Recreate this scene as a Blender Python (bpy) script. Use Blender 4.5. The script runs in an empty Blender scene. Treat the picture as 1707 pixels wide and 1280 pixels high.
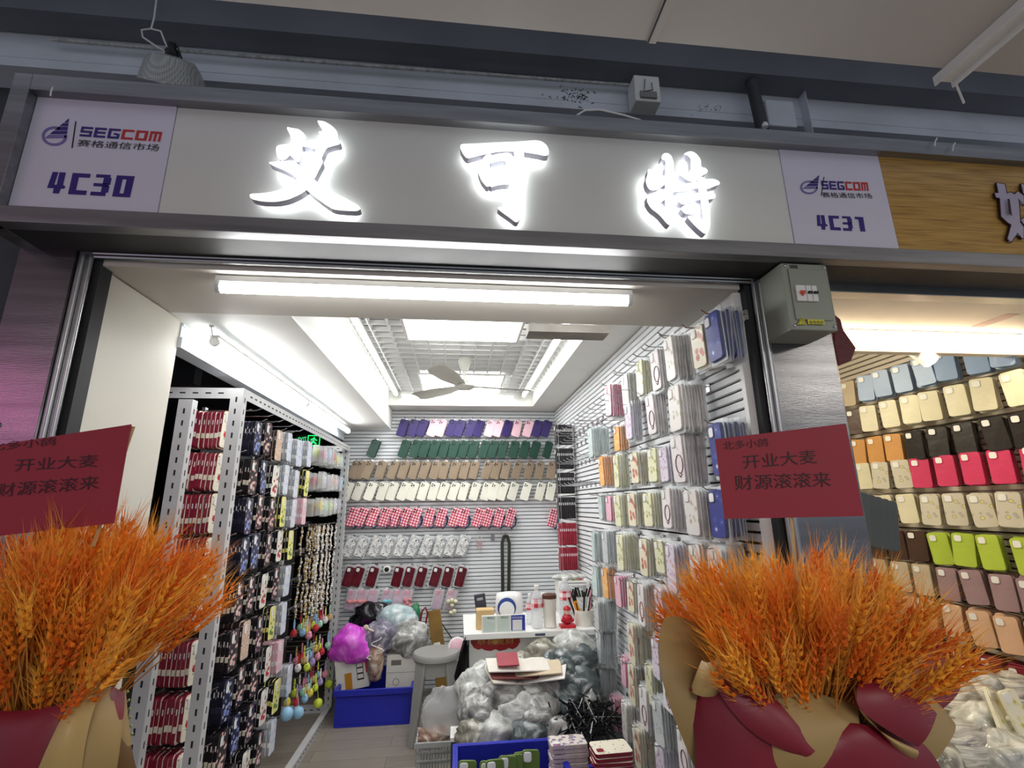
import bpy, math, random
from mathutils import Vector, Matrix, Euler, noise
random.seed(7)
R = math.radians
scn = bpy.context.scene
COL = scn.collection

# ------------------------------------------------------------------ camera
FPX, YAW, PITCH, ROLL, H = 806.06, .1108, .245157, -.0127728, 1.45
cy_, sy_, cp_, sp_, cr_, sr_ = math.cos(YAW), math.sin(YAW), math.cos(PITCH), math.sin(PITCH), math.cos(ROLL), math.sin(ROLL)
FW = Vector((sy_*cp_, cy_*cp_, sp_)); RI0 = Vector((cy_, -sy_, 0)); UP0 = RI0.cross(FW)
RI = cr_*RI0 + sr_*UP0; UP = -sr_*RI0 + cr_*UP0
cam = bpy.data.cameras.new('camera'); camo = bpy.data.objects.new('camera', cam); COL.objects.link(camo)
cam.sensor_width = 36; cam.lens = FPX*36/1707; cam.clip_start = .02
m_ = Matrix((RI, UP, -FW)).transposed().to_4x4(); m_.translation = Vector((0, 0, H)); camo.matrix_world = m_
scn.camera = camo

# ------------------------------------------------------------------ light and exposure
scn.view_settings.view_transform = 'Standard'; scn.view_settings.look = 'None'
scn.view_settings.exposure = 0.0; scn.view_settings.gamma = 1; scn.view_settings.use_curve_mapping = False
w = bpy.data.worlds.new('hall_air'); scn.world = w; w.use_nodes = True
w.node_tree.nodes['Background'].inputs[0].default_value = (.80, .86, 1, 1)
w.node_tree.nodes['Background'].inputs[1].default_value = .42
def area(name, loc, rot, sx, sy, e, col=(1, 1, 1)):
    l = bpy.data.lights.new(name, 'AREA'); l.shape = 'RECTANGLE'; l.size = sx; l.size_y = sy; l.energy = e; l.color = col
    o = bpy.data.objects.new(name, l); o.location = loc; o.rotation_euler = rot; COL.objects.link(o); return o
area('hall_ceiling_lamp', (.6, -1.9, 2.55), (R(0), 0, 0), 1.6, .5, 62, (1, .97, .93))
area('hall_ceiling_lamp', (-2.6, -1.6, 2.55), (0, 0, 0), .8, .5, 9, (1, .95, .9))
area('hall_ceiling_lamp', (3.2, -.9, 2.55), (0, 0, 0), .8, .5, 34, (1, .93, .84))
area('neighbour_pink_sign', (-2.8, -.66, 2.05), (R(84), 0, R(-40)), .45, .16, 2.2, (1, .2, .55))
area('right_shop_added_fill', (1.55, 2.2, H+.90), (0, R(-25), 0), .9, .5, 24, (1, .88, .66))  # added fill light, hidden above the soffit, brightens the cases deeper inside
TUBE = 30.0

# ------------------------------------------------------------------ helpers
def ray(px, py): return FW + RI*((px-853.5)/FPX) - UP*((py-640)/FPX)
def at(px, py, Y=None, X=None, Z=None):      # the point of a known plane that the photo shows at (px, py)
    d = ray(px, py)
    t = Y/d.y if Y is not None else X/d.x if X is not None else (Z-H)/d.z
    return Vector((d.x*t, d.y*t, d.z*t+H))
def rx(px, py): d = ray(px, py); return d.x/d.y
def rz(px, py): d = ray(px, py); return d.z/d.y

def lin(c): return tuple(((v/255)/12.92 if v <= 10 else ((v/255+.055)/1.055)**2.4) for v in c)+(1,)
MATS = {}
def mat(name, col, rough=.5, metal=0, var=.06, scale=9, bump=0, bscale=60, emit=0, trans=0, alpha=1, coat=0, ior=1.45, stretch=None):
    if name in MATS: return MATS[name]
    m = bpy.data.materials.new(name); m.use_nodes = True; nt = m.node_tree; N = nt.nodes; L = nt.links
    b = N['Principled BSDF']; c = lin(col)
    b.inputs['Base Color'].default_value = c; b.inputs['Roughness'].default_value = rough; b.inputs['Metallic'].default_value = metal
    b.inputs['IOR'].default_value = ior; b.inputs['Transmission Weight'].default_value = trans; b.inputs['Alpha'].default_value = alpha
    b.inputs['Coat Weight'].default_value = coat
    tc = N.new('ShaderNodeTexCoord'); mp = N.new('ShaderNodeMapping'); L.new(tc.outputs['Object'], mp.inputs[0])
    if stretch: mp.inputs['Scale'].default_value = stretch
    if var:
        n = N.new('ShaderNodeTexNoise'); n.inputs['Scale'].default_value = scale; n.inputs['Detail'].default_value = 4
        L.new(mp.outputs[0], n.inputs[0])
        cr = N.new('ShaderNodeValToRGB'); cr.color_ramp.elements[0].position = .3; cr.color_ramp.elements[1].position = .7
        cr.color_ramp.elements[0].color = tuple(v*(1-var*2) for v in c[:3])+(1,); cr.color_ramp.elements[1].color = tuple(min(1, v*(1+var)) for v in c[:3])+(1,)
        L.new(n.outputs[0], cr.inputs[0]); L.new(cr.outputs[0], b.inputs['Base Color'])
    if bump:
        n2 = N.new('ShaderNodeTexNoise'); n2.inputs['Scale'].default_value = bscale; n2.inputs['Detail'].default_value = 3
        L.new(mp.outputs[0], n2.inputs[0]); bp = N.new('ShaderNodeBump'); bp.inputs['Strength'].default_value = bump; bp.inputs['Distance'].default_value = .01
        L.new(n2.outputs[0], bp.inputs['Height']); L.new(bp.outputs[0], b.inputs['Normal'])
    if emit:
        b.inputs['Emission Color'].default_value = c; b.inputs['Emission Strength'].default_value = emit
    MATS[name] = m; return m

def ramp_mat(name, stops, kind='NOISE', scale=20, rough=.4, bump=0, detail=4, const=False, stretch=None, rnd=1.0):
    """colour pattern from a noise or voronoi texture"""
    if name in MATS: return MATS[name]
    m = bpy.data.materials.new(name); m.use_nodes = True; nt = m.node_tree; N = nt.nodes; L = nt.links; b = N['Principled BSDF']
    b.inputs['Roughness'].default_value = rough
    tc = N.new('ShaderNodeTexCoord'); mp = N.new('ShaderNodeMapping'); L.new(tc.outputs['Object'], mp.inputs[0])
    if stretch: mp.inputs['Scale'].default_value = stretch
    if kind == 'NOISE':
        t = N.new('ShaderNodeTexNoise'); t.inputs['Scale'].default_value = scale; t.inputs['Detail'].default_value = detail; t.inputs['Distortion'].default_value = rnd; out = t.outputs[0]
    else:
        t = N.new('ShaderNodeTexVoronoi'); t.inputs['Scale'].default_value = scale; t.inputs['Randomness'].default_value = rnd; out = t.outputs['Distance']
    L.new(mp.outputs[0], t.inputs['Vector'])
    cr = N.new('ShaderNodeValToRGB'); e = cr.color_ramp
    if const: e.interpolation = 'CONSTANT'
    while len(e.elements) < len(stops): e.elements.new(.5)
    for i, (p, c) in enumerate(stops): e.elements[i].position = p; e.elements[i].color = lin(c)
    L.new(out, cr.inputs[0]); L.new(cr.outputs[0], b.inputs['Base Color'])
    if bump:
        bp = N.new('ShaderNodeBump'); bp.inputs['Strength'].default_value = bump; bp.inputs['Distance'].default_value = .01
        L.new(out, bp.inputs['Height']); L.new(bp.outputs[0], b.inputs['Normal'])
    MATS[name] = m; return m

ORG = {}
class MB:
    def __init__(s): s.v = []; s.f = []; s.m = []
    def add(s, vs, fs, m=0, M=None):
        k = len(s.v)
        for p in vs: p = Vector(p); s.v.append(M @ p if M else p)
        for f in fs: s.f.append([i+k for i in f]); s.m.append(m)
        return s
    def box(s, x0, x1, y0, y1, z0, z1, m=0, M=None):
        return s.add([(x0,y0,z0),(x1,y0,z0),(x1,y1,z0),(x0,y1,z0),(x0,y0,z1),(x1,y0,z1),(x1,y1,z1),(x0,y1,z1)],
            [(3,2,1,0),(4,5,6,7),(0,1,5,4),(1,2,6,5),(2,3,7,6),(3,0,4,7)], m, M)
    def prism(s, pts, off, m=0, ms=None):
        n = len(pts); off = Vector(off); vs = [Vector(p) for p in pts]+[Vector(p)+off for p in pts]
        s.add(vs, [list(range(n)), list(range(2*n-1, n-1, -1))], m)
        k = len(s.v)-2*n
        for i in range(n): s.f.append([k+i, k+i+n, k+(i+1)%n+n, k+(i+1)%n]); s.m.append(m if ms is None else ms)
        return s
    def tube(s, pts, r, n=6, m=0, closed=False, r2=None):
        pts = [Vector(p) for p in pts]; k = len(s.v); N = len(pts)
        ref = None
        for i, p in enumerate(pts):
            a = pts[i-1] if (i or closed) else p; b = pts[(i+1) % N] if (i < N-1 or closed) else p
            t = (b-a).normalized() if (b-a).length else Vector((0, 0, 1))
            if ref is None: ref = t.orthogonal().normalized()
            ref = (ref - t*ref.dot(t)); ref = ref.normalized() if ref.length > 1e-5 else t.orthogonal().normalized()
            bi = t.cross(ref); rr = r if r2 is None else r+(r2-r)*i/(N-1)
            for j in range(n): a_ = 2*math.pi*j/n; s.v.append(p+(ref*math.cos(a_)+bi*math.sin(a_))*rr)
        for i in range(N if closed else N-1):
            for j in range(n):
                a, b = k+i*n, k+((i+1) % N)*n; s.f.append([a+j, a+(j+1)%n, b+(j+1)%n, b+j]); s.m.append(m)
        if not closed:
            s.f.append([k+j for j in range(n)][::-1]); s.m.append(m); s.f.append([k+(N-1)*n+j for j in range(n)]); s.m.append(m)
        return s
    def lathe(s, prof, n=20, m=0, M=None, cap=True, sx=1):
        k = len(s.v)
        for r, z in prof:
            for j in range(n):
                a = 2*math.pi*j/n; p = Vector((r*math.cos(a)*sx, r*math.sin(a), z)); s.v.append(M @ p if M else p)
        for i in range(len(prof)-1):
            for j in range(n): s.f.append([k+i*n+j, k+i*n+(j+1)%n, k+(i+1)*n+(j+1)%n, k+(i+1)*n+j]); s.m.append(m)
        if cap:
            s.f.append([k+j for j in range(n)][::-1]); s.m.append(m); q = k+(len(prof)-1)*n; s.f.append([q+j for j in range(n)]); s.m.append(m)
        return s
    def grid(s, P, m=0):
        a, b = len(P), len(P[0]); k = len(s.v)
        for r in P: s.v.extend(Vector(p) for p in r)
        for i in range(a-1):
            for j in range(b-1): s.f.append([k+i*b+j, k+i*b+j+1, k+(i+1)*b+j+1, k+(i+1)*b+j]); s.m.append(m)
        return s
    def ball(s, c, r, m=0, n=8, sc=(1, 1, 1), M=None):
        c = Vector(c); prof = []
        for i in range(n+1): a = math.pi*i/n; prof.append((max(1e-4, math.sin(a))*r, -math.cos(a)*r))
        T = Matrix.Translation(c) @ Matrix.Diagonal((*sc, 1))
        return s.lathe(prof, n+2, m, (M @ T) if M else T, cap=False)
    def build(s, name, mats, parent=None, smooth=40, bevel=0):
        if not isinstance(mats, (list, tuple)): mats = [mats]
        if parent is not None: org = ORG[parent.name]
        else:
            lo = [min(v[i] for v in s.v) for i in range(3)]; hi = [max(v[i] for v in s.v) for i in range(3)]
            org = Vector(((lo[0]+hi[0])/2, (lo[1]+hi[1])/2, lo[2]))
        me = bpy.data.meshes.new(name); me.from_pydata([tuple(v-org) for v in s.v], [], s.f)
        for mm in mats: me.materials.append(mm)
        me.polygons.foreach_set('material_index', s.m)
        me.update()
        if smooth: me.shade_smooth(); me.set_sharp_from_angle(angle=R(smooth))
        o = bpy.data.objects.new(name, me); COL.objects.link(o)
        if parent is not None: o.parent = parent
        else: o.location = org
        ORG[o.name] = org
        if bevel:
            b = o.modifiers.new('bevel', 'BEVEL'); b.width = bevel; b.segments = 2; b.limit_method = 'ANGLE'
        return o

def tag(o, label=None, cat=None, group=None, kind=None):
    if label: o['label'] = label
    if cat: o['category'] = cat
    if group: o['group'] = group
    if kind: o['kind'] = kind
    return o
def thing(name, label, cat, loc=(0, 0, 0), group=None, kind=None):
    o = bpy.data.objects.new(name, None); o.empty_display_size = .02; o.location = loc; COL.objects.link(o)
    ORG[o.name] = Vector(loc); return tag(o, label, cat, group, kind)
def dup(root, loc, rot=(0, 0, 0), label=None, group=None, skip=(), scale=None):
    r = root.copy(); COL.objects.link(r); r.location = loc; r.rotation_euler = rot
    if scale: r.scale = scale
    if label: r['label'] = label
    if group: r['group'] = group
    for ch in KIDS[root.name]:
        if ch.name.split('.')[0] in skip: continue
        c = ch.copy(); COL.objects.link(c); c.parent = r
        for g in ch.children: d = g.copy(); COL.objects.link(d); d.parent = c
    return r
KIDS = {}; USED = set()
def proto(o): KIDS[o.name] = list(o.children); return o
def put(p, loc, rot=(0, 0, 0), label=None, group=None, skip=(), scale=None):
    if p.name not in USED and not skip:
        USED.add(p.name); p.location = loc; p.rotation_euler = rot
        if scale: p.scale = scale
        if label: p['label'] = label
        if group: p['group'] = group
        return p
    return dup(p, loc, rot, label, group, skip, scale)
def drop_unused():
    for n, kids in KIDS.items():
        if n not in USED:
            for k in kids:
                for g in list(k.children): bpy.data.objects.remove(g)
                bpy.data.objects.remove(k)
            bpy.data.objects.remove(bpy.data.objects[n])
ORD = ['first', 'second', 'third', 'fourth', 'fifth', 'sixth', 'seventh', 'eighth', 'ninth', 'tenth', 'eleventh', 'twelfth', 'thirteenth',
       'fourteenth', 'fifteenth', 'sixteenth', 'seventeenth', 'eighteenth', 'nineteenth', 'twentieth', 'twenty-first', 'twenty-second']

_font_cache = {}
def text_raw(body):
    if body in _font_cache: return _font_cache[body]
    c = bpy.data.curves.new('txt', 'FONT'); c.body = body; c.size = 1; c.resolution_u = 3
    o = bpy.data.objects.new('txt', c); COL.objects.link(o)
    dg = bpy.context.evaluated_depsgraph_get(); me = bpy.data.meshes.new_from_object(o.evaluated_get(dg))
    vs = [v.co.copy() for v in me.vertices]; fs = [list(p.vertices) for p in me.polygons]
    bpy.data.objects.remove(o); bpy.data.meshes.remove(me)
    x0, x1 = min(v.x for v in vs), max(v.x for v in vs); y0, y1 = min(v.y for v in vs), max(v.y for v in vs)
    r = ([((v.x-x0)/(x1-x0), (v.y-y0)/(y1-y0)) for v in vs], fs); _font_cache[body] = r; return r
def text_px(mb, body, bl, br, tl, Y, m=0, fn=None):
    """lay text on the plane Y so that its box has the photo corners bl, br, tl"""
    vs, fs = text_raw(body); out = []
    for u, v in vs:
        px = bl[0]+(br[0]-bl[0])*u+(tl[0]-bl[0])*v; py = bl[1]+(br[1]-bl[1])*u+(tl[1]-bl[1])*v
        out.append(fn(px, py) if fn else at(px, py, Y=Y))
    return mb.add(out, fs, m)
def stroke_px(mb, polys, bl, br, tl, Y, m=0, t=.001):
    for poly in polys:
        pts = []
        for u, v in poly:
            px = bl[0]+(br[0]-bl[0])*u+(tl[0]-bl[0])*v; py = bl[1]+(br[1]-bl[1])*u+(tl[1]-bl[1])*v
            pts.append(at(px, py, Y=Y))
        mb.prism(pts, (0, t, 0), m)

# ------------------------------------------------------------------ materials
steel = mat('brushed_steel', (126, 126, 128), .27, 1, .10, 3, .05, 40, stretch=(1, 1, 12))
steel_h = mat('brushed_steel_rail', (150, 150, 152), .50, 1, .12, 3, .05, 40, stretch=(1, 12, 12))
alu = mat('aluminium_guide', (170, 172, 172), .32, 1, .08, 4, .03, 30)
dark_rubber = mat('dark_channel', (34, 36, 38), .6)
white_paint = mat('white_paint', (236, 236, 230), .55, 0, .02, 3)
cream_panel = mat('cream_white_panel', (206, 203, 190), .5, 0, .02, 2)
slat_m = mat('white_slat_board', (235, 237, 238), .42, 0, .02, 3)
slat_dark = mat('slat_groove', (104, 108, 114), .6)
sign_grey = mat('grey_white_sign_panel', (228, 228, 220), .42, 0, .02, 2)
card_white = mat('lilac_white_sign_card', (226, 222, 236), .5, 0, .02, 3)
glow = mat('lit_tube_white', (255, 255, 255), .5, var=0, emit=TUBE)
glow_panel = mat('lit_panel_white', (255, 255, 255), .5, var=0, emit=11)
glow_well = mat('lit_well_tube_white', (255, 255, 255), .5, var=0, emit=5)
letter_glow = mat('lit_letter_face', (255, 255, 255), .5, var=0, emit=1.25)
letter_back = mat('lit_letter_back', (245, 250, 255), .5, var=0, emit=6.5)
warm_glow = mat('warm_tube_white', (255, 230, 196), .5, var=0, emit=20)
lav = mat('pale_lavender_return', (176, 174, 186), .4, var=.03)
chrome = mat('chrome_wire', (190, 190, 192), .22, 1, .03)
blackm = mat('black_plastic', (20, 20, 22), .4)
whitep = mat('white_plastic', (236, 236, 232), .4, var=.02)
dim_toned_wall = mat('dim_toned_hall_wall', (40, 42, 46), .8)  # lack of light in the market put into the wall colour
duct_m = mat('dark_grey_duct', (118, 120, 128), .6, 0, .12, 2)
pale_beam = mat('pale_blue_grey_beam', (218, 222, 230), .7, 0, .08, 3)
hall_ceil = mat('hall_ceiling_board', (205, 200, 192), .7, 0, .04, 1.5)
rail_m = mat('white_angle_iron', (196, 197, 196), .4, 0, .03)
slotm = mat('slot_hole_dark', (30, 30, 32), .8)

# ------------------------------------------------------------------ shell of the shop
XR, YB, HL, HR, HG, YF = .893, 4.40, H+.665, H+.845, H+.96, 1.37
def struct(o): o['kind'] = 'structure'; return o
def wood_floor():
    m = bpy.data.materials.new('grey_oak_vinyl_planks'); m.use_nodes = True; N = m.node_tree.nodes; L = m.node_tree.links; b = N['Principled BSDF']; b.inputs['Roughness'].default_value = .38
    tc = N.new('ShaderNodeTexCoord'); mp = N.new('ShaderNodeMapping'); L.new(tc.outputs['Object'], mp.inputs[0])
    br = N.new('ShaderNodeTexBrick'); br.inputs['Scale'].default_value = 1; br.inputs['Brick Width'].default_value = .9; br.inputs['Row Height'].default_value = .13
    br.inputs['Mortar Size'].default_value = .0015; br.inputs['Color1'].default_value = lin((140, 131, 120)); br.inputs['Color2'].default_value = lin((160, 150, 138)); br.inputs['Mortar'].default_value = lin((92, 88, 84))
    L.new(mp.outputs[0], br.inputs[0]); mp2 = N.new('ShaderNodeMapping'); mp2.inputs['Scale'].default_value = (3, 40, 1); L.new(tc.outputs['Object'], mp2.inputs[0])
    n = N.new('ShaderNodeTexNoise'); n.inputs['Scale'].default_value = 2.2; n.inputs['Detail'].default_value = 5; L.new(mp2.outputs[0], n.inputs[0])
    mx = N.new('ShaderNodeMix'); mx.data_type = 'RGBA'; mx.blend_type = 'MULTIPLY'; mx.inputs[0].default_value = .45
    L.new(br.outputs[0], mx.inputs[6]); L.new(n.outputs[0], mx.inputs[7]); L.new(mx.outputs[2], b.inputs['Base Color']); return m
struct(MB().box(-4, 3.2, YF-.2, 7.2, -.05, 0).build('floor', wood_floor()))
struct(MB().box(-4, 4, -4, YF-.2, -.05, 0).build('floor', mat('hall_floor_tile', (120, 118, 114), .25, var=.05)))

def slats_back(x0, x1, y, z0, z1, pitch=.031):
    mb = MB(); z = z0
    while z < z1:
        zt = min(z+pitch*.79, z1)
        mb.add([(x0, y, z), (x1, y, z), (x1, y-.007, z+.003), (x0, y-.007, z+.003), (x1, y-.007, zt), (x0, y-.007, zt), (x1, y, zt+.001), (x0, y, zt+.001)],
               [(0, 1, 2, 3), (3, 2, 4, 5), (5, 4, 6, 7)], 0)
        mb.add([(x0, y, zt), (x1, y, zt), (x1, y, z+pitch), (x0, y, z+pitch)], [(0, 1, 2, 3)], 1); z += pitch
    mb.box(x0, x1, y+.001, y+.03, z0, z1, 0); return mb
def slats_side(x, y0, y1, z0, z1, sgn=-1, pitch=.031):
    mb = MB(); z = z0
    while z < z1:
        zt = min(z+pitch*.79, z1)
        mb.add([(x, y0, z), (x, y1, z), (x+sgn*.007, y1, z+.003), (x+sgn*.007, y0, z+.003), (x+sgn*.007, y1, zt), (x+sgn*.007, y0, zt), (x, y1, zt+.001), (x, y0, zt+.001)],
               [(0, 1, 2, 3), (3, 2, 4, 5), (5, 4, 6, 7)], 0)
        mb.add([(x, y0, zt), (x, y1, zt), (x, y1, z+pitch), (x, y0, z+pitch)], [(0, 1, 2, 3)], 1); z += pitch
    mb.box(min(x, x-sgn*.03), max(x, x-sgn*.03), y0, y1, z0, z1, 0)
    return mb
struct(slats_back(-1.02, XR, YB, 0, HR, .031).build('wall_back', [slat_m, slat_dark], smooth=0))
struct(slats_side(XR, YF+.01, YB, 0, HR, -1).build('wall_right', [slat_m, slat_dark], smooth=0))
struct(MB().box(-1.035, -1.005, YF+.01, 1.76, 0, HL-.004).build('wall_left', cream_panel, bevel=.001))
# lowered front and left soffit, higher right and back soffit, well with an open cell grid
XW0, XW1, YW1 = -.608, .65, 4.16
struct(MB().box(-1.06, XR, YF-.02, 1.69, HL, HL+.05).build('ceiling', mat('warm_grey_ceiling_board', (196, 192, 182), .6, 0, .02, 3)))
struct(MB().box(-1.06, XW0, 1.69, YB, HL, HL+.05).box(XW0-.0005, XW0+.004, 1.6905, YW1, HL+.0, HG+.1).box(XW0-.0005, XW0+.004, YW1, YB-.01, HL, HR+.01).build('ceiling', white_paint))
struct(MB().box(XW1, XR, 1.69, YB, HR, HR+.05).box(XW0, XW1, YW1, YB, HR, HR+.05).box(XW1-.004, XW1+.0005, 1.691, YW1, HR, HG+.1)
       .box(XW0+.004, XW1, YW1-.004, YW1+.0005, HR, HG+.1).box(XW0, XR, 1.690, 1.694, HL, HG+.1).build('ceiling', white_paint))
struct(MB().box(-1.06, XR, 1.6, YB, HG+.28, HG+.3).build('ceiling', mat('grey_slab_above_grid', (150, 150, 150), .8)))
def egg_grid():
    mb = MB(); c = .1; x = XW0+.01
    while x < XW1:
        mb.box(x-.004, x+.004, 1.7, YW1, HG, HG+.03); x += c
    y = 1.74
    while y < YW1:
        mb.box(XW0, XW1, y-.004, y+.004, HG+.001, HG+.029); y += c
    return mb
struct(egg_grid().build('ceiling', mat('white_open_cell_grid', (225, 225, 222), .5, var=.02), smooth=0))
# left top beam above the shelf, pale enamel with a raised lip
struct(MB().box(-1.06, -1.0, 1.76, 4.32, H+.60, HL-.012).box(-1.062, -.992, 1.76, 4.32, H+.56, H+.60).box(-1.0, -.994, 1.76, 4.32, H+.642, H+.65)
       .build('trim_1', mat('pale_enamelled_beam', (214, 222, 228), .3, var=.03), bevel=.001))
# unlit market beyond the open left side, its dimness put into dark surface colours
struct(MB().box(-4, -1.03, 7.1, 7.2, 0, 3.2).box(-4, -3.9, 1.5, 7.2, 0, 3.2).box(-1.03, -1.0, 4.45, 7.2, 0, 3.2).build('wall_far_left', dim_toned_wall))
struct(MB().box(-4, -1.1, 1.6, 7.2, H+.9, H+.95).build('ceiling', mat('dim_toned_market_ceiling', (46, 48, 52), .8)))
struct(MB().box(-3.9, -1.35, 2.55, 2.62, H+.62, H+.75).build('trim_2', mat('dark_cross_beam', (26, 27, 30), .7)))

# ------------------------------------------------------------------ shopfront steel
YS = 1.22
SX0, SX1 = -.945*YS, at(1463, 263, Y=YS).x
ZT, ZB = H+.895*YS, H+.608*YS
XE = 2.6
fr = MB()
fr.box(SX0, XE, YS-.03, YS+.01, ZT, ZT+.05).box(SX0-.045, SX0, YS-.03, YF+.01, ZB-.045, ZT+.05)
fr.box(SX0-.045, XE, YS-.03, YS+.01, ZB-.045, ZB)
struct(MB().box(SX0-.04, XE, YS+.01, YF-.02, ZB-.044, ZB-.035).build('trim_10', mat('glare_darkened_steel', (84, 84, 84), .6, .85, .15, 3)))  # underside of the steel frame, coloured darker to hold down the tube's glare
fr.box(SX0-.04, XE, YS+.01, YF, ZT+.035, ZT+.045)
struct(fr.build('trim_3', steel_h, bevel=.002))
# shutter box and header channel at the top of the opening
hd = MB().box(-1.05, .975, YF-.02, YF+.03, H+.685, H+.715)
hd.tube([(-1.05, YF-.022, H+.700), (.975, YF-.022, H+.700)], .012, 8).tube([(-1.02, YF-.03, H+.686), (.965, YF-.03, H+.686)], .008, 8)
struct(hd.build('trim_4', alu, bevel=.001))
struct(MB().box(.99, XE, YF-.02, YF+.03, H+.67, H+.715).build('trim_5', alu, bevel=.002))
# steel pillars either side
lp = thing('steel_pillar', 'wide brushed steel pillar left of the shop opening with pink glow', 'pillar', (-1.125, 1.40, 0))
MB().box(-1.205, -1.055, 1.33, 1.47, 0, H+.71).build('casing', steel, lp, bevel=.004)
MB().lathe([(.008, 0), (.008, .004), (.004, .006)], 12, 0, Matrix.Translation((-1.15, 1.33, H+.21)) @ Matrix.Rotation(R(90), 4, 'X')).build('screw_cover', chrome, lp)
rp = thing('steel_pillar', 'scuffed brushed steel pillar right of the opening, under the grey fuse box', 'pillar', (1.08, 1.40, 0))
MB().box(.963, 1.185, 1.345, 1.47, 0, H+.70).build('casing', steel, rp, bevel=.004)
struct(MB().box(.93, .96, 1.47, YB, 0, HR+.1).build('wall_partition', white_paint))
def guide(x0, x1, s, lab):
    g = thing('shutter_guide', lab, 'shutter guide', ((x0+x1)/2, 1.36, 0))
    a = MB(); xm = x0+(x1-x0)*.55 if s > 0 else x0+(x1-x0)*.45
    (a.box(x0, xm, 1.335, 1.38, 0, H+.70) if s > 0 else a.box(xm, x1, 1.335, 1.38, 0, H+.70))
    e = x0+.012 if s > 0 else x1-.012
    a.tube([(e, 1.335, 0), (e, 1.335, H+.69)], .009, 10).tube([(e+.02*s, 1.335, 0), (e+.02*s, 1.335, H+.69)], .007, 10)
    a.build('rail', alu, g)
    b = MB(); (b.box(xm, x1, 1.345, 1.39, 0, H+.69) if s > 0 else b.box(x0, xm, 1.345, 1.39, 0, H+.69)); b.build('dark_channel', dark_rubber, g)
guide(-1.054, -1.0, 1, 'silver shutter guide rail beside the left steel pillar')
guide(.905, .962, -1, 'silver shutter guide rail beside the right steel pillar')
struct(MB().box(XR-.012, XR+.014, YF, YF+.02, 0, HL-.002).box(XR-.004, XR+.01, YF+.02, YF+.3, HL-.025, HL-.002).build('trim_6', whitep))

# ------------------------------------------------------------------ fascia signs
XC0, XC1 = at(279, 271, Y=YS).x, at(1312, 334, Y=YS).x
sg = thing('shop_sign', 'long grey white sign board with three glowing white characters', 'sign', ((XC0+XC1)/2, YS, ZB))
MB().box(XC0+.001, XC1-.001, YS, YS+.03, ZB, ZT).build('board', sign_grey, sg)
def chars(name, polys, off, sc):
    f, b = MB(), MB(); YL = YS-.045
    for k, poly in enumerate(polys):
        # smooth the traced outline a little
        P = [Vector((off[0]+x*sc, off[1]+y*sc)) for x, y in poly]; Q = []
        for i in range(len(P)):
            a, c = P[i], P[(i+1) % len(P)]; Q += [a*.8+c*.2, a*.2+c*.8]
        pts = [at(q.x, q.y, Y=YL+k*.0004) for q in Q]
        f.prism(pts, (0, .003, 0), 0, 0)
        f.prism([p+Vector((0, .003, 0)) for p in pts], (0, .022, 0), 1, 1)
        cen = sum(pts, Vector())/len(pts)
        b.prism([cen+(p-cen)*.9+Vector((0, .0255, 0)) for p in pts], (0, .003, 0), 0)
    o = f.build(name, [letter_glow, lav], sg, smooth=0); b.build('back_light', letter_back, o, smooth=0)
    return o
ai = [[(545,150),(620,165),(700,180),(760,230),(790,290),(750,330),(735,380),(735,480),(700,560),(670,560),(620,510),(590,475),(540,530),(480,545),(440,500),(425,430),(435,375),(500,360),(600,355),(610,280)],
      [(740,325),(850,305),(960,290),(960,410),(870,405),(800,380),(740,380)],
      [(915,75),(1000,85),(1090,140),(1150,200),(1165,280),(1195,345),(1100,370),(1020,395),(985,470),(960,520),(985,560),(930,660),(875,770),(790,890),(700,950),(560,1010),(420,1035),(260,1030),(125,1000),(110,945),(250,940),(380,925),(520,880),(640,805),(700,740),(760,650),(850,540),(890,440),(950,300),(985,200),(930,110)],
      [(330,570),(420,565),(520,555),(600,550),(700,600),(760,680),(900,790),(960,850),(1100,925),(1250,1000),(1400,1080),(1430,1120),(1380,1145),(1250,1140),(1100,1125),(1000,1060),(880,970),(780,890),(690,770),(600,700),(500,650),(400,610)]]
chars('character', ai, (400, 190), 220/1564)
ke = [[(135,150),(300,145),(600,130),(900,118),(1080,100),(1160,120),(1220,170),(1245,240),(1235,285),(1180,290),(1100,270),(900,240),(820,235),(600,240),(450,270),(300,305),(215,325),(170,280),(130,200)],
      [(800,230),(930,240),(930,370),(910,500),(905,700),(905,950),(895,1040),(860,1120),(820,1125),(760,1075),(680,1020),(590,950),(650,940),(770,945),(800,850),(810,740),(815,500),(815,330)],
      [(440,290),(520,270),(530,330),(500,400),(510,520),(520,640),(470,690),(400,610),(360,520),(350,440),(380,390)],
      [(500,300),(600,270),(740,255),(790,300),(800,400),(770,560),(740,640),(660,640),(690,540),(720,440),(700,350),(600,360),(500,390)],
      [(480,590),(600,570),(740,560),(760,620),(740,650),(620,655),(500,690)]]
chars('character', ke, (750, 220), 180/1355)
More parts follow.
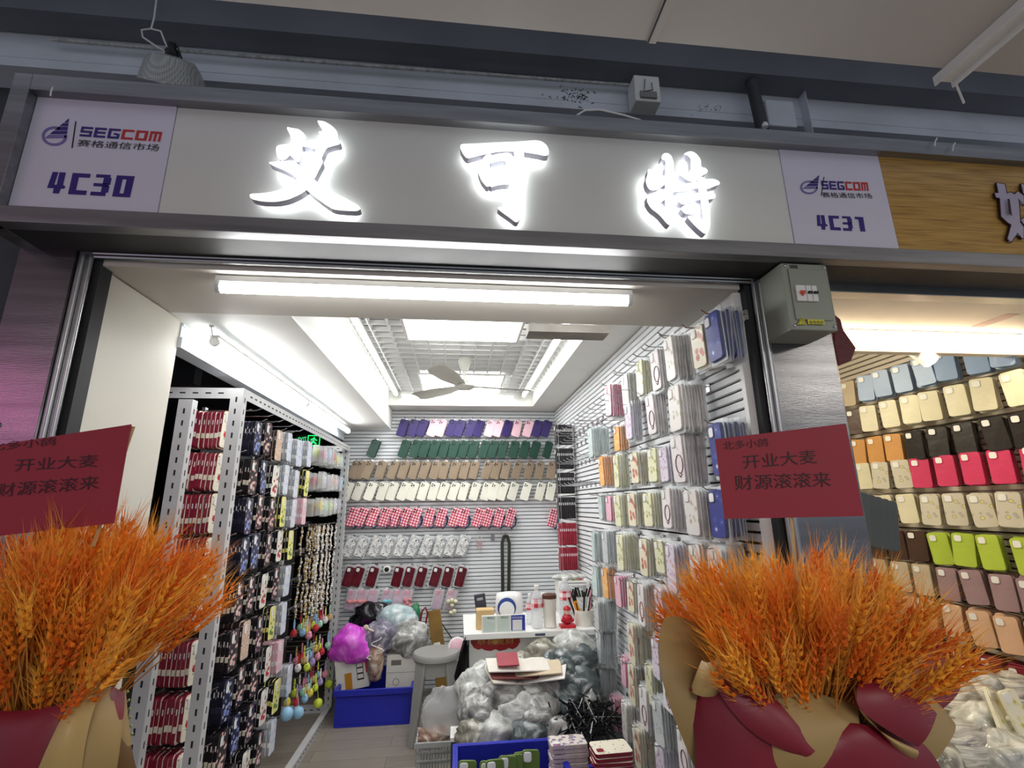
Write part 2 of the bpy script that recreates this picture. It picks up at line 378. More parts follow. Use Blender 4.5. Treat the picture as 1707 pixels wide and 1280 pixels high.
te = [[(340,120),(400,110),(450,150),(475,230),(470,400),(460,600),(455,800),(450,900),(440,1015),(400,1000),(300,880),(190,800),(130,690),(250,720),(320,770),(375,800),(370,670),(370,400),(380,200),(320,180)],
      [(155,310),(210,330),(300,410),(400,380),(520,350),(530,390),(450,450),(370,500),(290,560),(200,580),(150,540),(125,450),(150,380)],
      [(140,640),(260,600),(370,560),(500,500),(520,560),(440,640),(300,740),(220,780),(150,720)],
      [(600,120),(690,85),(760,120),(820,200),(815,290),(880,300),(910,350),(820,400),(780,450),(700,470),(620,430),(540,370),(690,345),(700,180),(650,130)],
      [(480,490),(600,500),(800,460),(950,430),(1040,460),(1060,500),(1000,520),(900,560),(780,545),(640,580),(500,595),(460,560)],
      [(550,670),(700,640),(850,590),(950,610),(1005,640),(990,680),(900,690),(800,690),(680,735),(590,755),(545,720)],
      [(780,400),(880,430),(890,600),(910,700),(930,850),(935,1000),(920,1080),(880,1130),(800,1070),(720,990),(640,900),(740,900),(850,960),(840,850),(820,700),(790,560)],
      [(560,800),(640,750),(740,770),(790,850),(720,880),(620,870)]]
chars('character', te, (1060, 240), 160/1205)

purple = mat('indigo_sign_vinyl', (58, 40, 128), .5, var=.02); lilac_v = mat('lilac_sign_vinyl', (130, 118, 176), .5, var=.02)
redv = mat('red_sign_vinyl', (200, 52, 48), .5, var=.02); blackv = mat('black_sign_vinyl', (26, 26, 30), .5, var=.02)
def rect(a, b, c, d): return [(a, b), (c, b), (c, d), (a, d)]
SEG = {'S': [rect(0,0,1,.2), rect(.8,.2,1,.42), rect(0,.4,1,.6), rect(0,.58,.2,.8), rect(0,.8,1,1)],
       'E': [rect(0,0,1,.2), rect(0,.2,.24,.8), rect(.24,.41,.95,.6), rect(0,.8,1,1)],
       'G': [rect(0,0,1,.2), rect(0,.2,.24,.8), rect(0,.8,1,1), rect(.8,.2,1,.5), rect(.5,.38,.8,.56)],
       'C': [rect(0,0,1,.2), rect(0,.2,.24,.8), rect(0,.8,1,1)],
       'O': [rect(0,0,1,.2), rect(0,.2,.24,.8), rect(0,.8,1,1), rect(.76,.2,1,.8)],
       'M': [rect(0,0,.2,.8), rect(0,.8,1,1), rect(.4,0,.6,.8), rect(.8,0,1,.8)],
       '4': [[(.12,1),(.42,1),(.34,.4),(.5,.4),(.5,1),(.84,1),(.84,.42),(1,.34),(.94,.24),(.76,.24),(.72,0),(.38,0),(.38,.24),(0,.24)]],
       'c': [rect(0,0,1,.2), rect(0,.2,.38,.82), rect(0,.82,1,1)],
       '3': [rect(0,0,.84,.17), rect(.56,.17,.96,.48), rect(.06,.44,.9,.58), rect(.56,.54,.98,.86), rect(.1,.86,.9,1)],
       '0': [rect(0,0,1,.16), rect(0,.16,.36,.84), rect(.6,.16,1,.84), rect(0,.84,1,1)],
       '1': [rect(.42,0,.9,1), [(.05,.86),(.42,.82),(.42,1),(.12,1)]]}
def unit_sign(x0, x1, label, lg, brand, cn, num, digits):
    s = thing('unit_number_sign', label, 'sign', ((x0+x1)/2, YS, ZB))
    MB().box(x0+.001, x1-.001, YS-.003, YS+.03, ZB, ZT).build('panel', card_white, s)
    Y = YS-.0045
    a = MB(); bl, br, tl = brand
    def sub(bl, br, tl, u0, u1):
        f = lambda u, v: (bl[0]+(br[0]-bl[0])*u+(tl[0]-bl[0])*v, bl[1]+(br[1]-bl[1])*u+(tl[1]-bl[1])*v)
        return f(u0, 0), f(u1, 0), f(u0, 1)
    for i, ch in enumerate('SEGCOM'):
        stroke_px(a, SEG[ch], *sub(bl, br, tl, i/6+.008, (i+.88)/6), Y, 0 if i < 3 else 1)
    a.build('brand_lettering', [purple, redv], s, smooth=0)
    c = MB(); text_px(c, '赛格通信市场', *cn, Y); 
    c.build('market_name', blackv, s, smooth=0)
    d = MB(); bl, br, tl = num; n = len(digits)
    for i, ch in enumerate(digits): stroke_px(d, SEG[ch], *sub(bl, br, tl, i/n+.01, (i+.84)/n), Y, 0)
    d.build('unit_number', purple, s, smooth=0)
    # emblem: open ring with a stepped sail and a thin divider
    e = MB(); ox, oy, k = lg
    cx, cy = ox, oy
    ring = []
    for i in range(28):
        a_ = R(60+i*11.3); ring.append((a_, 1))
    out_ = [(cx+k*(.98*math.cos(t)), cy-k*.75*math.sin(t)) for t, _ in ring]; in_ = [(cx+k*(.78*math.cos(t)), cy-k*.58*math.sin(t)) for t, _ in ring]
    for i in range(len(out_)-1): e.prism([at(*out_[i], Y=Y), at(*out_[i+1], Y=Y), at(*in_[i+1], Y=Y), at(*in_[i], Y=Y)], (0, .001, 0), 1)
    for q, (t0, t1) in enumerate([(0, .18), (.22, .36), (.40, .56), (.60, .74), (.78, .94)]):
        P = lambda u, t: (cx+k*(1.12-1.75*t*u+.0-.22*t), cy+k*(-1.35+1.6*t))
        e.prism([at(*P(0, t0), Y=Y), at(*P(0, t1), Y=Y), at(*P(1, t1), Y=Y), at(*P(1, t0), Y=Y)], (0, .001, 0), 0 if q < 4 else 1)
    e.prism([at(cx+k*1.62, cy-k*1.15, Y=Y), at(cx+k*1.69, cy-k*1.15, Y=Y), at(cx+k*1.40, cy+k*.92, Y=Y), at(cx+k*1.32, cy+k*.92, Y=Y)], (0, .001, 0), 2)
    e.build('emblem', [purple, lilac_v, blackv], s, smooth=0)
unit_sign(SX0, XC0, 'white sign card at the far left end reading 4C30', (90.5, 226.5, 21.5),
          ((131, 226.5), (269, 236), (135, 210.5)), ((127, 243.5), (263, 252), (131, 232)), ((75, 321), (222, 329), (83, 286)), '4c30')
unit_sign(XC1, SX1, 'white sign card between the grey and the wooden board reading 4C31', (1349, 312, 15),
          ((1370, 315), (1450, 318), (1368, 301)), ((1372, 329), (1455, 331), (1369, 320)), ((1363, 382), (1448, 386), (1359, 358)), '4c31')
wood_sign = ramp_mat('golden_brushed_wood_board', [(.25, (140, 102, 42)), (.5, (190, 146, 70)), (.75, (212, 170, 96))], 'NOISE', 6, .4, stretch=(1, 1, 22), detail=6, rnd=.3)
ws = thing('shop_sign', 'golden wood grain sign board of the shop on the right', 'sign', ((SX1+XE)/2, YS, ZB))
MB().box(SX1+.001, XE, YS-.002, YS+.03, ZB, ZT).build('board', wood_sign, ws)
def miao(grow, dy, mi, mb):
    polys = [[(195,225),(325,245),(355,390),(410,365),(470,400),(520,350),(613,420),(613,560),(530,460),(550,640),(560,830),(613,900),(613,1070),(585,1075),(520,990),(425,1125),(360,1080),(420,860),(375,840),(265,740),(245,460),(190,450),(165,380),(225,380)],
             [(570,240),(700,260),(720,400),(640,430),(600,380)], [(565,780),(720,700),(760,800),(700,900),(600,850)]]
    for P in polys:
        c = Vector((sum(p[0] for p in P)/len(P), sum(p[1] for p in P)/len(P))); n = len(P); pts = []
        for i, p in enumerate(P):
            a, b = Vector(P[i-1]), Vector(P[(i+1) % n]); t = (b-a).normalized(); nrm = Vector((t.y, -t.x)); q = Vector(p)+nrm*grow
            pts.append(at(1640+q.x*.1093, 280+q.y*.1093, Y=YS-dy))
        mb.prism(pts, (0, .006, 0), mi)
c = MB(); miao(9, .012, 1, c); miao(-6, .0135, 0, c)
c.prism([at(1640+x*.1093, 280+y*.1093, Y=YS-.0205) for x, y in [(365,470),(395,470),(430,725),(385,690)]], (0, .001, 0), 1)
c.build('character', [mat('lilac_letter', (190, 180, 200), .4), mat('dark_brown_outline', (48, 26, 26), .5)], ws, smooth=0)

# ------------------------------------------------------------------ structure above the fascia
ZC = 2.62
YC = (ZC-H)/1.218
struct(MB().box(-4, 4, -4, YC, ZC, ZC+.04).build('ceiling', hall_ceil))
jx = at(1085, 70, Z=ZC).x
struct(MB().box(jx-.012, jx+.012, -1, YC+.002, ZC-.006, ZC-.0005).box(jx-.012, jx-.008, -1, YC+.002, ZC-.009, ZC-.0061, 1).build('trim_7', [hall_ceil, blackm]))
bx_ = at(1575, 110, Z=ZC).x
cr = thing('ceiling_rail', 'white mounting rail on the hall ceiling at upper right with hanging rod', 'rail', (bx_, .6, ZC-.03))
MB().box(bx_, bx_+.06, -1, YC+.03, ZC-.012, ZC-.001).box(bx_, bx_+.004, -1, YC+.03, ZC-.03, ZC-.012).box(bx_+.056, bx_+.06, -1, YC+.03, ZC-.03, ZC-.012).build('channel', whitep, cr)
MB().tube([at(1590, 132, Y=YC+.02), at(1607, 172, Y=YC+.05)], .003, 6).build('rod', whitep, cr)
ZD = H+1.60
struct(MB().box(-4, 4, 1.404, 1.495, ZD, ZD+.5).box(-4, 4, .9, 1.404, ZD+.30, ZD+.5).build('trim_8', duct_m))
struct(MB().box(-4, 4, 1.5, 1.7, H+1.465, ZD+.4).box(-4, 4, 1.498, 1.5, H+1.50, H+1.505).build('trim_9', pale_beam))
struct(MB().box(-4, 4, 1.7, 1.75, H+.72, H+1.9).build('wall_above_shops', mat('dusky_grey_wall', (110, 116, 130), .8, var=.1)))
struct(MB().box(-4, -1.24, 1.6, 1.65, H+.55, H+1.5).build('wall_hall_left', mat('dark_left_wall', (70, 72, 76), .8, var=.1)))
# pipes and box on the upper wall
p1 = MB(); p1.tube([at(85, 66, Y=1.47), at(400, 93, Y=1.47), at(700, 116, Y=1.47), at(1062, 143, Y=1.47)], .006, 8)
tag(p1.build('cable_conduit', mat('aged_white_conduit', (186, 186, 184), .5, var=.2, scale=60)), 'long thin white conduit running along the pale beam above the sign', 'conduit')
jb = thing('junction_box', 'square white junction box on the beam above the glowing characters', 'electrical box', at(1078, 165, Y=1.46))
a = at(1056, 124, Y=1.42); b = at(1103, 170, Y=1.42)
MB().box(a.x, b.x, 1.42, 1.49, b.z, a.z).build('box_body', whitep, jb, bevel=.004)
MB().tube([at(1075, 132, Y=1.41), at(1074, 152, Y=1.41), at(1088, 150, Y=1.41), at(1086, 138, Y=1.41)], .0025, 6).box(*(sorted([at(1068, 150, Y=1.41).x, at(1095, 150, Y=1.41).x])), 1.412, 1.42, at(1070, 160, Y=1.41).z, at(1070, 150, Y=1.41).z).build('cable_tie', mat('grey_putty', (140, 140, 136), .8), jb)
cb = MB(); P = [(955, 206), (962, 192), (975, 184), (1000, 183), (1040, 192), (1075, 203), (1100, 207), (1125, 214)]
cb.tube([at(x, y, Y=1.195) for x, y in P], .0030, 6); tag(cb.build('loose_cable', whitep), 'loose white cable looping over the top of the sign frame', 'cable')
pp = MB(); pp.tube([at(1235, 75, Y=1.44), at(1246, 110, Y=1.44), at(1258, 160, Y=1.44), at(1272, 220, Y=1.44)], .022, 12)
tag(pp.build('vertical_pipe', mat('dark_grey_pipe', (70, 72, 76), .6)), 'thick dark grey pipe leaning down behind the sign frame', 'pipe')
a = at(1332, 100, Y=1.46); b = at(1357, 225, Y=1.46)
tag(MB().box(a.x, b.x, 1.46, 1.498, b.z, a.z+.2).build('wall_strut', pale_beam), 'pale upright strut on the upper wall right of the dark pipe', 'strut')
a = at(1275, 165, Y=1.46); b = at(1330, 212, Y=1.46)
tag(MB().box(a.x, b.x, 1.46, 1.498, b.z, a.z, 0).build('wall_plate', pale_beam, bevel=.004), 'pale square plate between the dark pipe and the upright strut', 'plate')
ss = thing('sensor_fitting', 'small beige fitting standing on the frame above the 4C31 card', 'fitting', at(1286, 225, Y=1.30))
a = at(1268, 214, Y=1.28); b = at(1306, 232, Y=1.28)
MB().box(a.x, b.x, 1.28, 1.32, b.z-.01, a.z).build('block', mat('beige_plastic', (170, 164, 150), .6), ss, bevel=.003)
q = at(1275, 208, Y=1.29); MB().lathe([(.010, 0), (.010, .012), (.006, .018)], 12, 0, Matrix.Translation(q+Vector((0, 0, -.01)))).build('cap', whitep, ss)
for (x, y, lab) in [((1558), 236, 'bent white wire end above the wooden sign board, left one'), (1588, 244, 'curled white wire end above the wooden sign board, right one'), (84, 152, 'short white wire end above the 4C30 card')]:
    tag(MB().tube([at(x, y+8, Y=1.18), at(x+1, y, Y=1.175), at(x+4, y-6, Y=1.18)], .0022, 5).build('wire_end', whitep), lab, 'wire')
g_ = MB(); rg = random.Random(2)
for i in range(60):
    x, y = 958+rg.gauss(0, 15), 161+rg.gauss(0, 8); g_.tube([at(x, y, Y=1.4985), at(x+rg.uniform(-5, 5), y+rg.uniform(-4, 4), Y=1.4985)], .0012, 4)
for i in range(24):
    x, y = 1180+rg.gauss(0, 12), 181+rg.gauss(0, 4); g_.tube([at(x, y, Y=1.4985), at(x+rg.uniform(-3, 3), y+rg.uniform(-4, 4), Y=1.4985)], .0007, 4)
tag(g_.build('scribble_marks', blackv), 'black scribbled marks on the pale beam above the middle character', 'marks', kind='stuff')
# high bay reflector lamp with hanging hook
hb = thing('reflector_lamp', 'grey metal reflector lamp hanging tilted above the 4C30 card', 'lamp', at(288, 120, Y=1.40))
mesh_m = ramp_mat('perforated_grey_metal', [(.0, (90, 90, 90)), (.3, (150, 150, 148)), (.6, (190, 190, 186))], 'VORONOI', 160, .35, rnd=0)
T = Matrix.Translation(at(289, 124, Y=1.40)) @ Matrix.Rotation(R(12), 4, 'Y') @ Matrix.Rotation(R(38), 4, 'X')
MB().lathe([(.022, .052), (.06, .046), (.078, .02), (.098, -.035), (.092, -.035), (.072, .016), (.03, .03)], 36, 0, T, cap=False).build('reflector', mesh_m, hb)
MB().lathe([(.02, .05), (.02, .065), (.012, .075), (.012, .09)], 16, 0, T).build('lamp_holder', blackm, hb)
w_ = MB(); L_ = [(262, -10), (257, 30), (252, 48), (236, 50), (238, 62), (262, 78), (285, 92), (275, 70), (268, 52), (252, 48)]
w_.tube([at(x, y, Y=1.38) for x, y in L_], .0028, 6); w_.build('hanger_wire', whitep, hb)
MB().tube([at(278, 84, Y=1.38), at(296, 78, Y=1.38), at(303, 98, Y=1.39), at(290, 104, Y=1.40)], .0035, 6).build('power_cord', blackm, hb)

# ------------------------------------------------------------------ fuse box on the right pillar
eb = thing('fuse_box', 'grey green fuse box mounted at the top of the right steel pillar', 'electrical box', (1.06, 1.30, H+.49))
egm = mat('grey_green_enamel', (150, 156, 142), .42, var=.02)
a, b = at(1306, 438, Y=1.22), at(1396, 548, Y=1.22)
x0, x1, z0, z1 = at(1308, 480, Y=1.22).x, at(1388, 500, Y=1.22).x, at(1350, 550, Y=1.22).z, at(1345, 440, Y=1.22).z
MB().box(x0, x1, 1.22, 1.345, z0, z1).build('housing', egm, eb, bevel=.003)
MB().box(x0+.018, x1-.012, 1.216, 1.2195, z0+.03, z1-.02).build('cover', egm, eb, bevel=.002)
xb = at(1329, 490, Y=1.21).x
for i, (wd, cc) in enumerate([(.028, 0), (.016, 1), (.016, 1)]):
    xa = xb+[0, .030, .048][i]; zz = at(1350, 502, Y=1.21).z; zh = at(1350, 476, Y=1.21).z
    br_ = MB().box(xa, xa+wd, 1.208, 1.2155, zz, zh).build('breaker', whitep, eb, bevel=.001)
    zm = zz+(zh-zz)*.52
    if cc == 0: MB().box(xa+.007, xa+.021, 1.201, 1.2075, zm-.004, zm+.004).box(xa+.011, xa+.017, 1.202, 1.2075, zm-.010, zm-.004).build('test_switch', mat('orange_red_plastic', (214, 88, 60), .4), br_)
    else: MB().box(xa+.002, xa+.014, 1.201, 1.2075, zm-.003, zm+.003).build('toggle', blackm, br_)
st = MB(); yel = mat('yellow_warning_sticker', (220, 212, 60), .5)
pA, pB, pC = at(1329, 541, Y=1.2145), at(1345, 541, Y=1.2145), at(1337, 527, Y=1.2145); st.prism([pA, pB, pC], (0, .001, 0), 0)
a, b = at(1346, 532, Y=1.2145), at(1375, 541, Y=1.2145); st.box(a.x, b.x, 1.2145, 1.2155, b.z, a.z)
text_px(st, '有电危险', (1349, 540), (1373, 540.5), (1349, 534), 1.2140, 1)
st.tube([at(1331, 540, Y=1.214), at(1343, 540, Y=1.214), at(1337, 529.5, Y=1.214)], .0006, 4, 1, closed=True)
st.tube([at(1338, 532, Y=1.214), at(1336, 535, Y=1.214), at(1338.5, 535.5, Y=1.214), at(1336.5, 539, Y=1.214)], .0006, 4, 1); st.build('warning_sticker', [yel, blackm], eb, smooth=0)
sc_ = MB()
for (x, z) in [(x0+.012, z1-.01), (x1-.01, z1-.01), (x0+.012, z0+.012), (x1-.01, z0+.012)]: sc_.lathe([(.004, 0), (.004, .003), (.002, .004)], 10, 0, Matrix.Translation((x, 1.2195, z)) @ Matrix.Rotation(R(90), 4, 'X'))
sc_.build('corner_screws', chrome, eb)
MB().box(x0+.028, x0+.052, 1.2185, 1.2199, z1-.016, z1-.006).build('name_plate', mat('dark_name_plate', (70, 72, 70), .5), eb)

# ------------------------------------------------------------------ ceiling lights and fan
def tube_light(p0, p1, label, g=glow, r=.016, base=True, drop=.018):
    p0, p1 = Vector(p0), Vector(p1); t = thing('tube_light', label, 'light', (p0+p1)/2)
    d = (p1-p0).normalized(); 
    MB().tube([p0+d*.012, p1-d*.012], r, 12).build('tube', g, t)
    s = d.cross(Vector((0, 0, 1))).normalized()
    b = MB(); up = Vector((0, 0, 1)); hw = r*.9
    pts = [p0+s*hw+up*r*.9, p0-s*hw+up*r*.9, p0-s*hw+up*(r*.9+drop), p0+s*hw+up*(r*.9+drop)]
    b.prism(pts, p1-p0); b.build('fixture_base', whitep, t)
    c = MB()
    for q, sg_ in ((p0, 1), (p1, -1)): c.tube([q, q+d*.014*sg_], r*1.08, 12)
    c.build('end_caps', whitep, t); return t
zt = HL-.036
tube_light(((-.513)*1.39, 1.39, zt), ((.391)*1.39, 1.39, zt), 'long lit tube light across the front of the shop ceiling')
tube_light((-.905, 1.80, H+.60), (-.905, 2.92, H+.60), 'lit tube light along the left ceiling edge, nearer one', drop=.01)
tube_light((-.905, 2.93, H+.60), (-.900, 4.05, H+.60), 'lit tube light along the left ceiling edge, farther one', drop=.01)
tag(MB().tube([at(352, 545, Y=1.75), (-.905, 1.79, H+.612)], .002, 5).tube([at(349, 545, Y=1.75)+Vector((0, 0, .005)), at(356, 546, Y=1.75)+Vector((0, 0, .005))], .004, 6).build('ceiling_hook', chrome), 'small wire hook holding the near end of the left tube light', 'hook')
tube_light((-.54, 1.80, HG-.03), (-.54, 4.12, HG-.03), 'lit tube under the left side of the ceiling grid', glow_well)
tube_light((.56, 1.80, HG-.03), (.56, 4.12, HG-.03), 'lit tube under the right side of the ceiling grid', glow_well)
tube_light((-.50, YW1-.03, HG-.04), (.48, YW1-.03, HG-.04), 'lit tube along the back edge of the ceiling well', glow_well, r=.012)
def led_panel(y0, y1, lab):
    t = thing('light_panel', lab, 'light', (.01, (y0+y1)/2, HG-.012))
    MB().box(-.30, .33, y0, y1, HG-.008, HG-.002).build('diffuser', glow_panel, t)
    MB().box(-.315, -.30, y0-.015, y1+.015, HG-.014, HG-.001).box(.33, .345, y0-.015, y1+.015, HG-.014, HG-.001).box(-.30, .33, y0-.015, y0, HG-.014, HG-.001).box(-.30, .33, y1, y1+.015, HG-.014, HG-.001).build('frame', whitep, t)
led_panel(2.14, 2.73, 'square lit ceiling panel nearer the shop entrance')
led_panel(3.52, 4.10, 'square lit ceiling panel nearer the back wall')
a = at(881, 541, Y=1.70); b = at(1015, 552, Y=1.70)
tag(MB().box(a.x, b.x, 1.695, 1.78, H+.632, HL-.001).build('cover_board', mat('grey_raw_board', (150, 146, 138), .7, var=.12)), 'grey unpainted board under the edge of the front ceiling', 'board')
fan = thing('ceiling_fan', 'white three blade ceiling fan hanging below the grid', 'fan', (.03, 3.1, H+.74))
fm = mat('fan_off_white', (222, 222, 212), .35, var=.04)
MB().lathe([(.035, H+.955), (.045, H+.93), (.03, H+.885), (.02, H+.865)], 20, 0, Matrix.Translation((.03, 3.1, 0))).build('canopy', fm, fan)
MB().lathe([(.011, H+.94), (.011, H+.78)], 12, 0, Matrix.Translation((.03, 3.1, 0))).build('downrod', fm, fan)
MB().lathe([(.02, H+.80), (.03, H+.79), (.065, H+.77), (.07, H+.755), (.05, H+.742), (.02, H+.738)], 28, 0, Matrix.Translation((.03, 3.1, 0))).build('motor_housing', fm, fan)
for k, a_ in enumerate((-111, 136, 12)):
    M = Matrix.Translation((.03, 3.1, H+.758)) @ Matrix.Rotation(R(a_), 4, 'Z') @ Matrix.Rotation(R(13), 4, 'X')
    mb = MB(); n = 8; top = []; bot = []
    for i in range(n+1):
        u = i/n; x = .055+u*.42; w_h = .03+.032*min(1, u*2.2)
        if i == n: w_h *= .75
        top.append([M @ Vector((x, -w_h, .004)), M @ Vector((x, -w_h*.3, .009)), M @ Vector((x, w_h*.4, .009)), M @ Vector((x, w_h, 0))])
        bot.append([q-Vector((0, 0, .003)) for q in top[-1]][::-1])
    mb.grid(top); mb.grid(bot)
    mb.build('blade', fm, fan)
# green exit sign in the dark market beyond the shelf
ex = thing('exit_sign', 'green lit running man exit sign beyond the left shelf', 'sign', at(521, 742, Y=4.95))
a, b = at(494, 724, Y=4.95), at(535, 744, Y=4.95)
MB().box(a.x, b.x, 4.95, 4.98, b.z, a.z).build('sign_case', mat('dark_green_acrylic', (8, 60, 30), .4), ex)
gm = mat('lit_green', (40, 235, 120), .5, var=0, emit=1.6); e = MB()
a2, b2 = at(514, 726, Y=4.945), at(532, 743, Y=4.945)
e.tube([(a2.x, 4.945, a2.z), (b2.x, 4.945, a2.z), (b2.x, 4.945, b2.z), (a2.x, 4.945, b2.z)], .006, 4, closed=True)
e.tube([at(524, 729, Y=4.945), at(522, 735, Y=4.945), at(518, 741, Y=4.945)], .008, 5); e.tube([at(522, 735, Y=4.945), at(527, 740, Y=4.945)], .007, 5); e.tube([at(518, 733, Y=4.945), at(523, 731, Y=4.945), at(528, 734, Y=4.945)], .006, 5)
text_px(e, 'EXIT', (497, 739), (511, 738), (497, 729), 4.945); e.build('running_man', gm, ex)

# ================================================================== goods
def rrect(w_, h_, r, n=4):
    P = []
    for cx, cy, a0 in ((w_/2-r, h_/2-r, 0), (-w_/2+r, h_/2-r, 90), (-w_/2+r, -h_/2+r, 180), (w_/2-r, -h_/2+r, 270)):
        for i in range(n+1): a_ = R(a0+90*i/n); P.append((cx+r*math.cos(a_), cy+r*math.sin(a_)))
    return P
def slab(mb, w_, h_, r, y0, y1, m=0, cx=0, cz=0, bev=.0015, n=4, ms=None):
    """rounded slab in the XZ plane between y0 (front) and y1 (back)"""
    A = rrect(w_-2*bev, h_-2*bev, max(r-bev, .001), n); B = rrect(w_, h_, r, n); k = len(A); ms = m if ms is None else ms
    vs = [(x+cx, y0, z+cz) for x, z in A]+[(x+cx, y0+bev, z+cz) for x, z in B]+[(x+cx, y1, z+cz) for x, z in B]
    mb.add(vs, [list(range(k))[::-1]], m)
    q = len(mb.v)-3*k
    for L_ in (0, 1):
        for i in range(k): mb.f.append([q+L_*k+i, q+L_*k+(i+1)%k, q+(L_+1)*k+(i+1)%k, q+(L_+1)*k+i]); mb.m.append(m if L_ == 0 else ms)
    mb.f.append([q+2*k+i for i in range(k)]); mb.m.append(ms)
    return mb
cam_dark = mat('dark_camera_glass', (26, 26, 30), .2)
cam_rim = mat('silver_camera_rim', (200, 200, 204), .3, .6, var=.02)
def make_case(name, label, cat, body, rim=None, w_=.075, h_=.152, t=.011, cam=True, hole=None, side=None, sleeve=None, group=None):
    """origin at the centre of the case, back of the phone case faces -Y"""
    c = thing(name, label, cat, (0, 0, 0), group)
    slab(MB(), w_, h_, .013, -t/2, t/2, 0, ms=1 if side else 0).build('shell', [body]+([side] if side else []), c)
    if cam:
        f = slab(MB(), .034, .036, .009, -t/2-.0022, -t/2+.001, 0, -w_/2+.023, h_/2-.024, n=3).build('camera_frame', rim or body, c)
        if hole: slab(MB(), .026, .028, .007, -t/2-.0030, -t/2-.0018, 0, -w_/2+.023, h_/2-.024, bev=.0004, n=3).build('camera_opening', hole, f)
        else:
            l = MB()
            for dx, dz in ((-.008, .008), (-.008, -.008), (.008, 0)):
                l.lathe([(.0058, 0), (.0058, .002), (.0045, .0026)], 10, 0, Matrix.Translation((-w_/2+.023+dx, -t/2-.0018, h_/2-.024+dz)) @ Matrix.Rotation(R(90), 4, 'X'))
            l.build('lenses', cam_dark, f)
    if sleeve: slab(MB(), w_+.016, h_+.022, .006, t/2+.0005, t/2+.0015, 0, bev=.0003, n=2).build('plastic_sleeve', sleeve, c)
    return c
sleeve_m = mat('clear_plastic_sleeve', (240, 244, 244), .15, var=0, alpha=.38, bump=.5, bscale=40)
chrome_hook = chrome
def make_hook(L_=.11):
    h = MB().tube([(0, 0, 0), (0, -L_, 0), (0, -L_-.014, .012)], .0022, 6).box(-.012, .012, -.003, .004, -.02, .012)
    o = h.build('display_hook', chrome_hook); o.location = (0, 0, 0)
    # keep origin at the wall end
    for v in o.data.vertices: v.co += ORG[o.name]
    return tag(o, 'chrome hook', 'hook')
hook0 = make_hook(); KIDS[hook0.name] = []
def cap_w(s, n=16): return ' '.join(s.split()[:n])

# ---------------------------------------------------------------- back wall cases
def plaid(name, cols, sc=75):
    m = bpy.data.materials.new(name); m.use_nodes = True; N = m.node_tree.nodes; L = m.node_tree.links; b = N['Principled BSDF']; b.inputs['Roughness'].default_value = .6
    tc = N.new('ShaderNodeTexCoord'); sp = N.new('ShaderNodeSeparateXYZ'); L.new(tc.outputs['Object'], sp.inputs[0]); outs = []
    for ax in ('X', 'Z'):
        a_ = N.new('ShaderNodeMath'); a_.operation = 'MULTIPLY'; a_.inputs[1].default_value = sc; L.new(sp.outputs[ax], a_.inputs[0])
        f = N.new('ShaderNodeMath'); f.operation = 'FRACT'; L.new(a_.outputs[0], f.inputs[0])
        g = N.new('ShaderNodeMath'); g.operation = 'GREATER_THAN'; g.inputs[1].default_value = .52; L.new(f.outputs[0], g.inputs[0]); outs.append(g)
    s = N.new('ShaderNodeMath'); s.operation = 'ADD'; L.new(outs[0].outputs[0], s.inputs[0]); L.new(outs[1].outputs[0], s.inputs[1])
    h = N.new('ShaderNodeMath'); h.operation = 'MULTIPLY'; h.inputs[1].default_value = .45; L.new(s.outputs[0], h.inputs[0])
    cr_ = N.new('ShaderNodeValToRGB'); e = cr_.color_ramp; e.interpolation = 'CONSTANT'; e.elements.new(.5)
    for i, (p, c_) in enumerate(zip((0, .3, .7), cols)): e.elements[i].position = p; e.elements[i].color = lin(c_)
    L.new(h.outputs[0], cr_.inputs[0]); L.new(cr_.outputs[0], b.inputs['Base Color']); return m
purple_c = mat('violet_silicone', (52, 38, 100), .45, var=.02); pink_c = mat('pale_pink_silicone', (232, 190, 200), .5, var=.02)
green_c = mat('forest_green_silicone', (28, 68, 54), .45, var=.03); taupe_c = mat('taupe_silicone', (146, 128, 106), .45, var=.03)
cream_c = mat('cream_silicone', (232, 230, 214), .45, var=.02)
plaid_c = plaid('pink_red_plaid', ((246, 232, 234), (222, 110, 130), (180, 34, 56)), 44)
scrib_c = ramp_mat('black_scribble_print', [(.0, (236, 236, 234)), (.44, (236, 236, 234)), (.5, (66, 66, 68)), (.56, (226, 226, 224)), (.64, (80, 80, 82)), (.70, (232, 232, 230))], 'NOISE', 38, .3, const=True, detail=1, rnd=1.5)
wine_c = ramp_mat('wine_red_glossy', [(.3, (70, 10, 24)), (.6, (104, 20, 34)), (.8, (130, 50, 60))], 'NOISE', 22, .25)
blush_c = ramp_mat('blush_clear_film', [(.3, (222, 196, 206)), (.7, (190, 172, 192))], 'NOISE', 14, .25)
K = {}
def case_kind(key, name, word, body, **kw): K[key] = (proto(make_case(name, word, 'phone case', body, **kw)), word)
case_kind('P', 'silicone_phone_case', 'violet silicone phone case', purple_c)
case_kind('K', 'silicone_phone_case', 'pale pink silicone phone case', pink_c)
case_kind('G', 'silicone_phone_case', 'dark green silicone phone case', green_c)
case_kind('T', 'silicone_phone_case', 'taupe silicone phone case', taupe_c)
case_kind('C', 'silicone_phone_case', 'cream silicone phone case', cream_c)
case_kind('L', 'plaid_phone_case', 'pink plaid phone case', plaid_c)
navy = mat('navy_webbing_strap', (44, 46, 96), .6)
_p = K['L'][0]; MB().tube([(.03, .004, .03), (.058, .0, .0), (.062, -.002, -.045), (.04, -.004, -.085), (.022, -.006, -.06)], .0045, 6).build('wrist_strap', navy, _p); KIDS[_p.name] = list(_p.children)
case_kind('S', 'printed_phone_case', 'clear black scribble print phone case', scrib_c, sleeve=sleeve_m, hole=whitep)
case_kind('W', 'bagged_phone_case', 'wine red phone case in a clear bag', wine_c, sleeve=sleeve_m, hole=whitep)
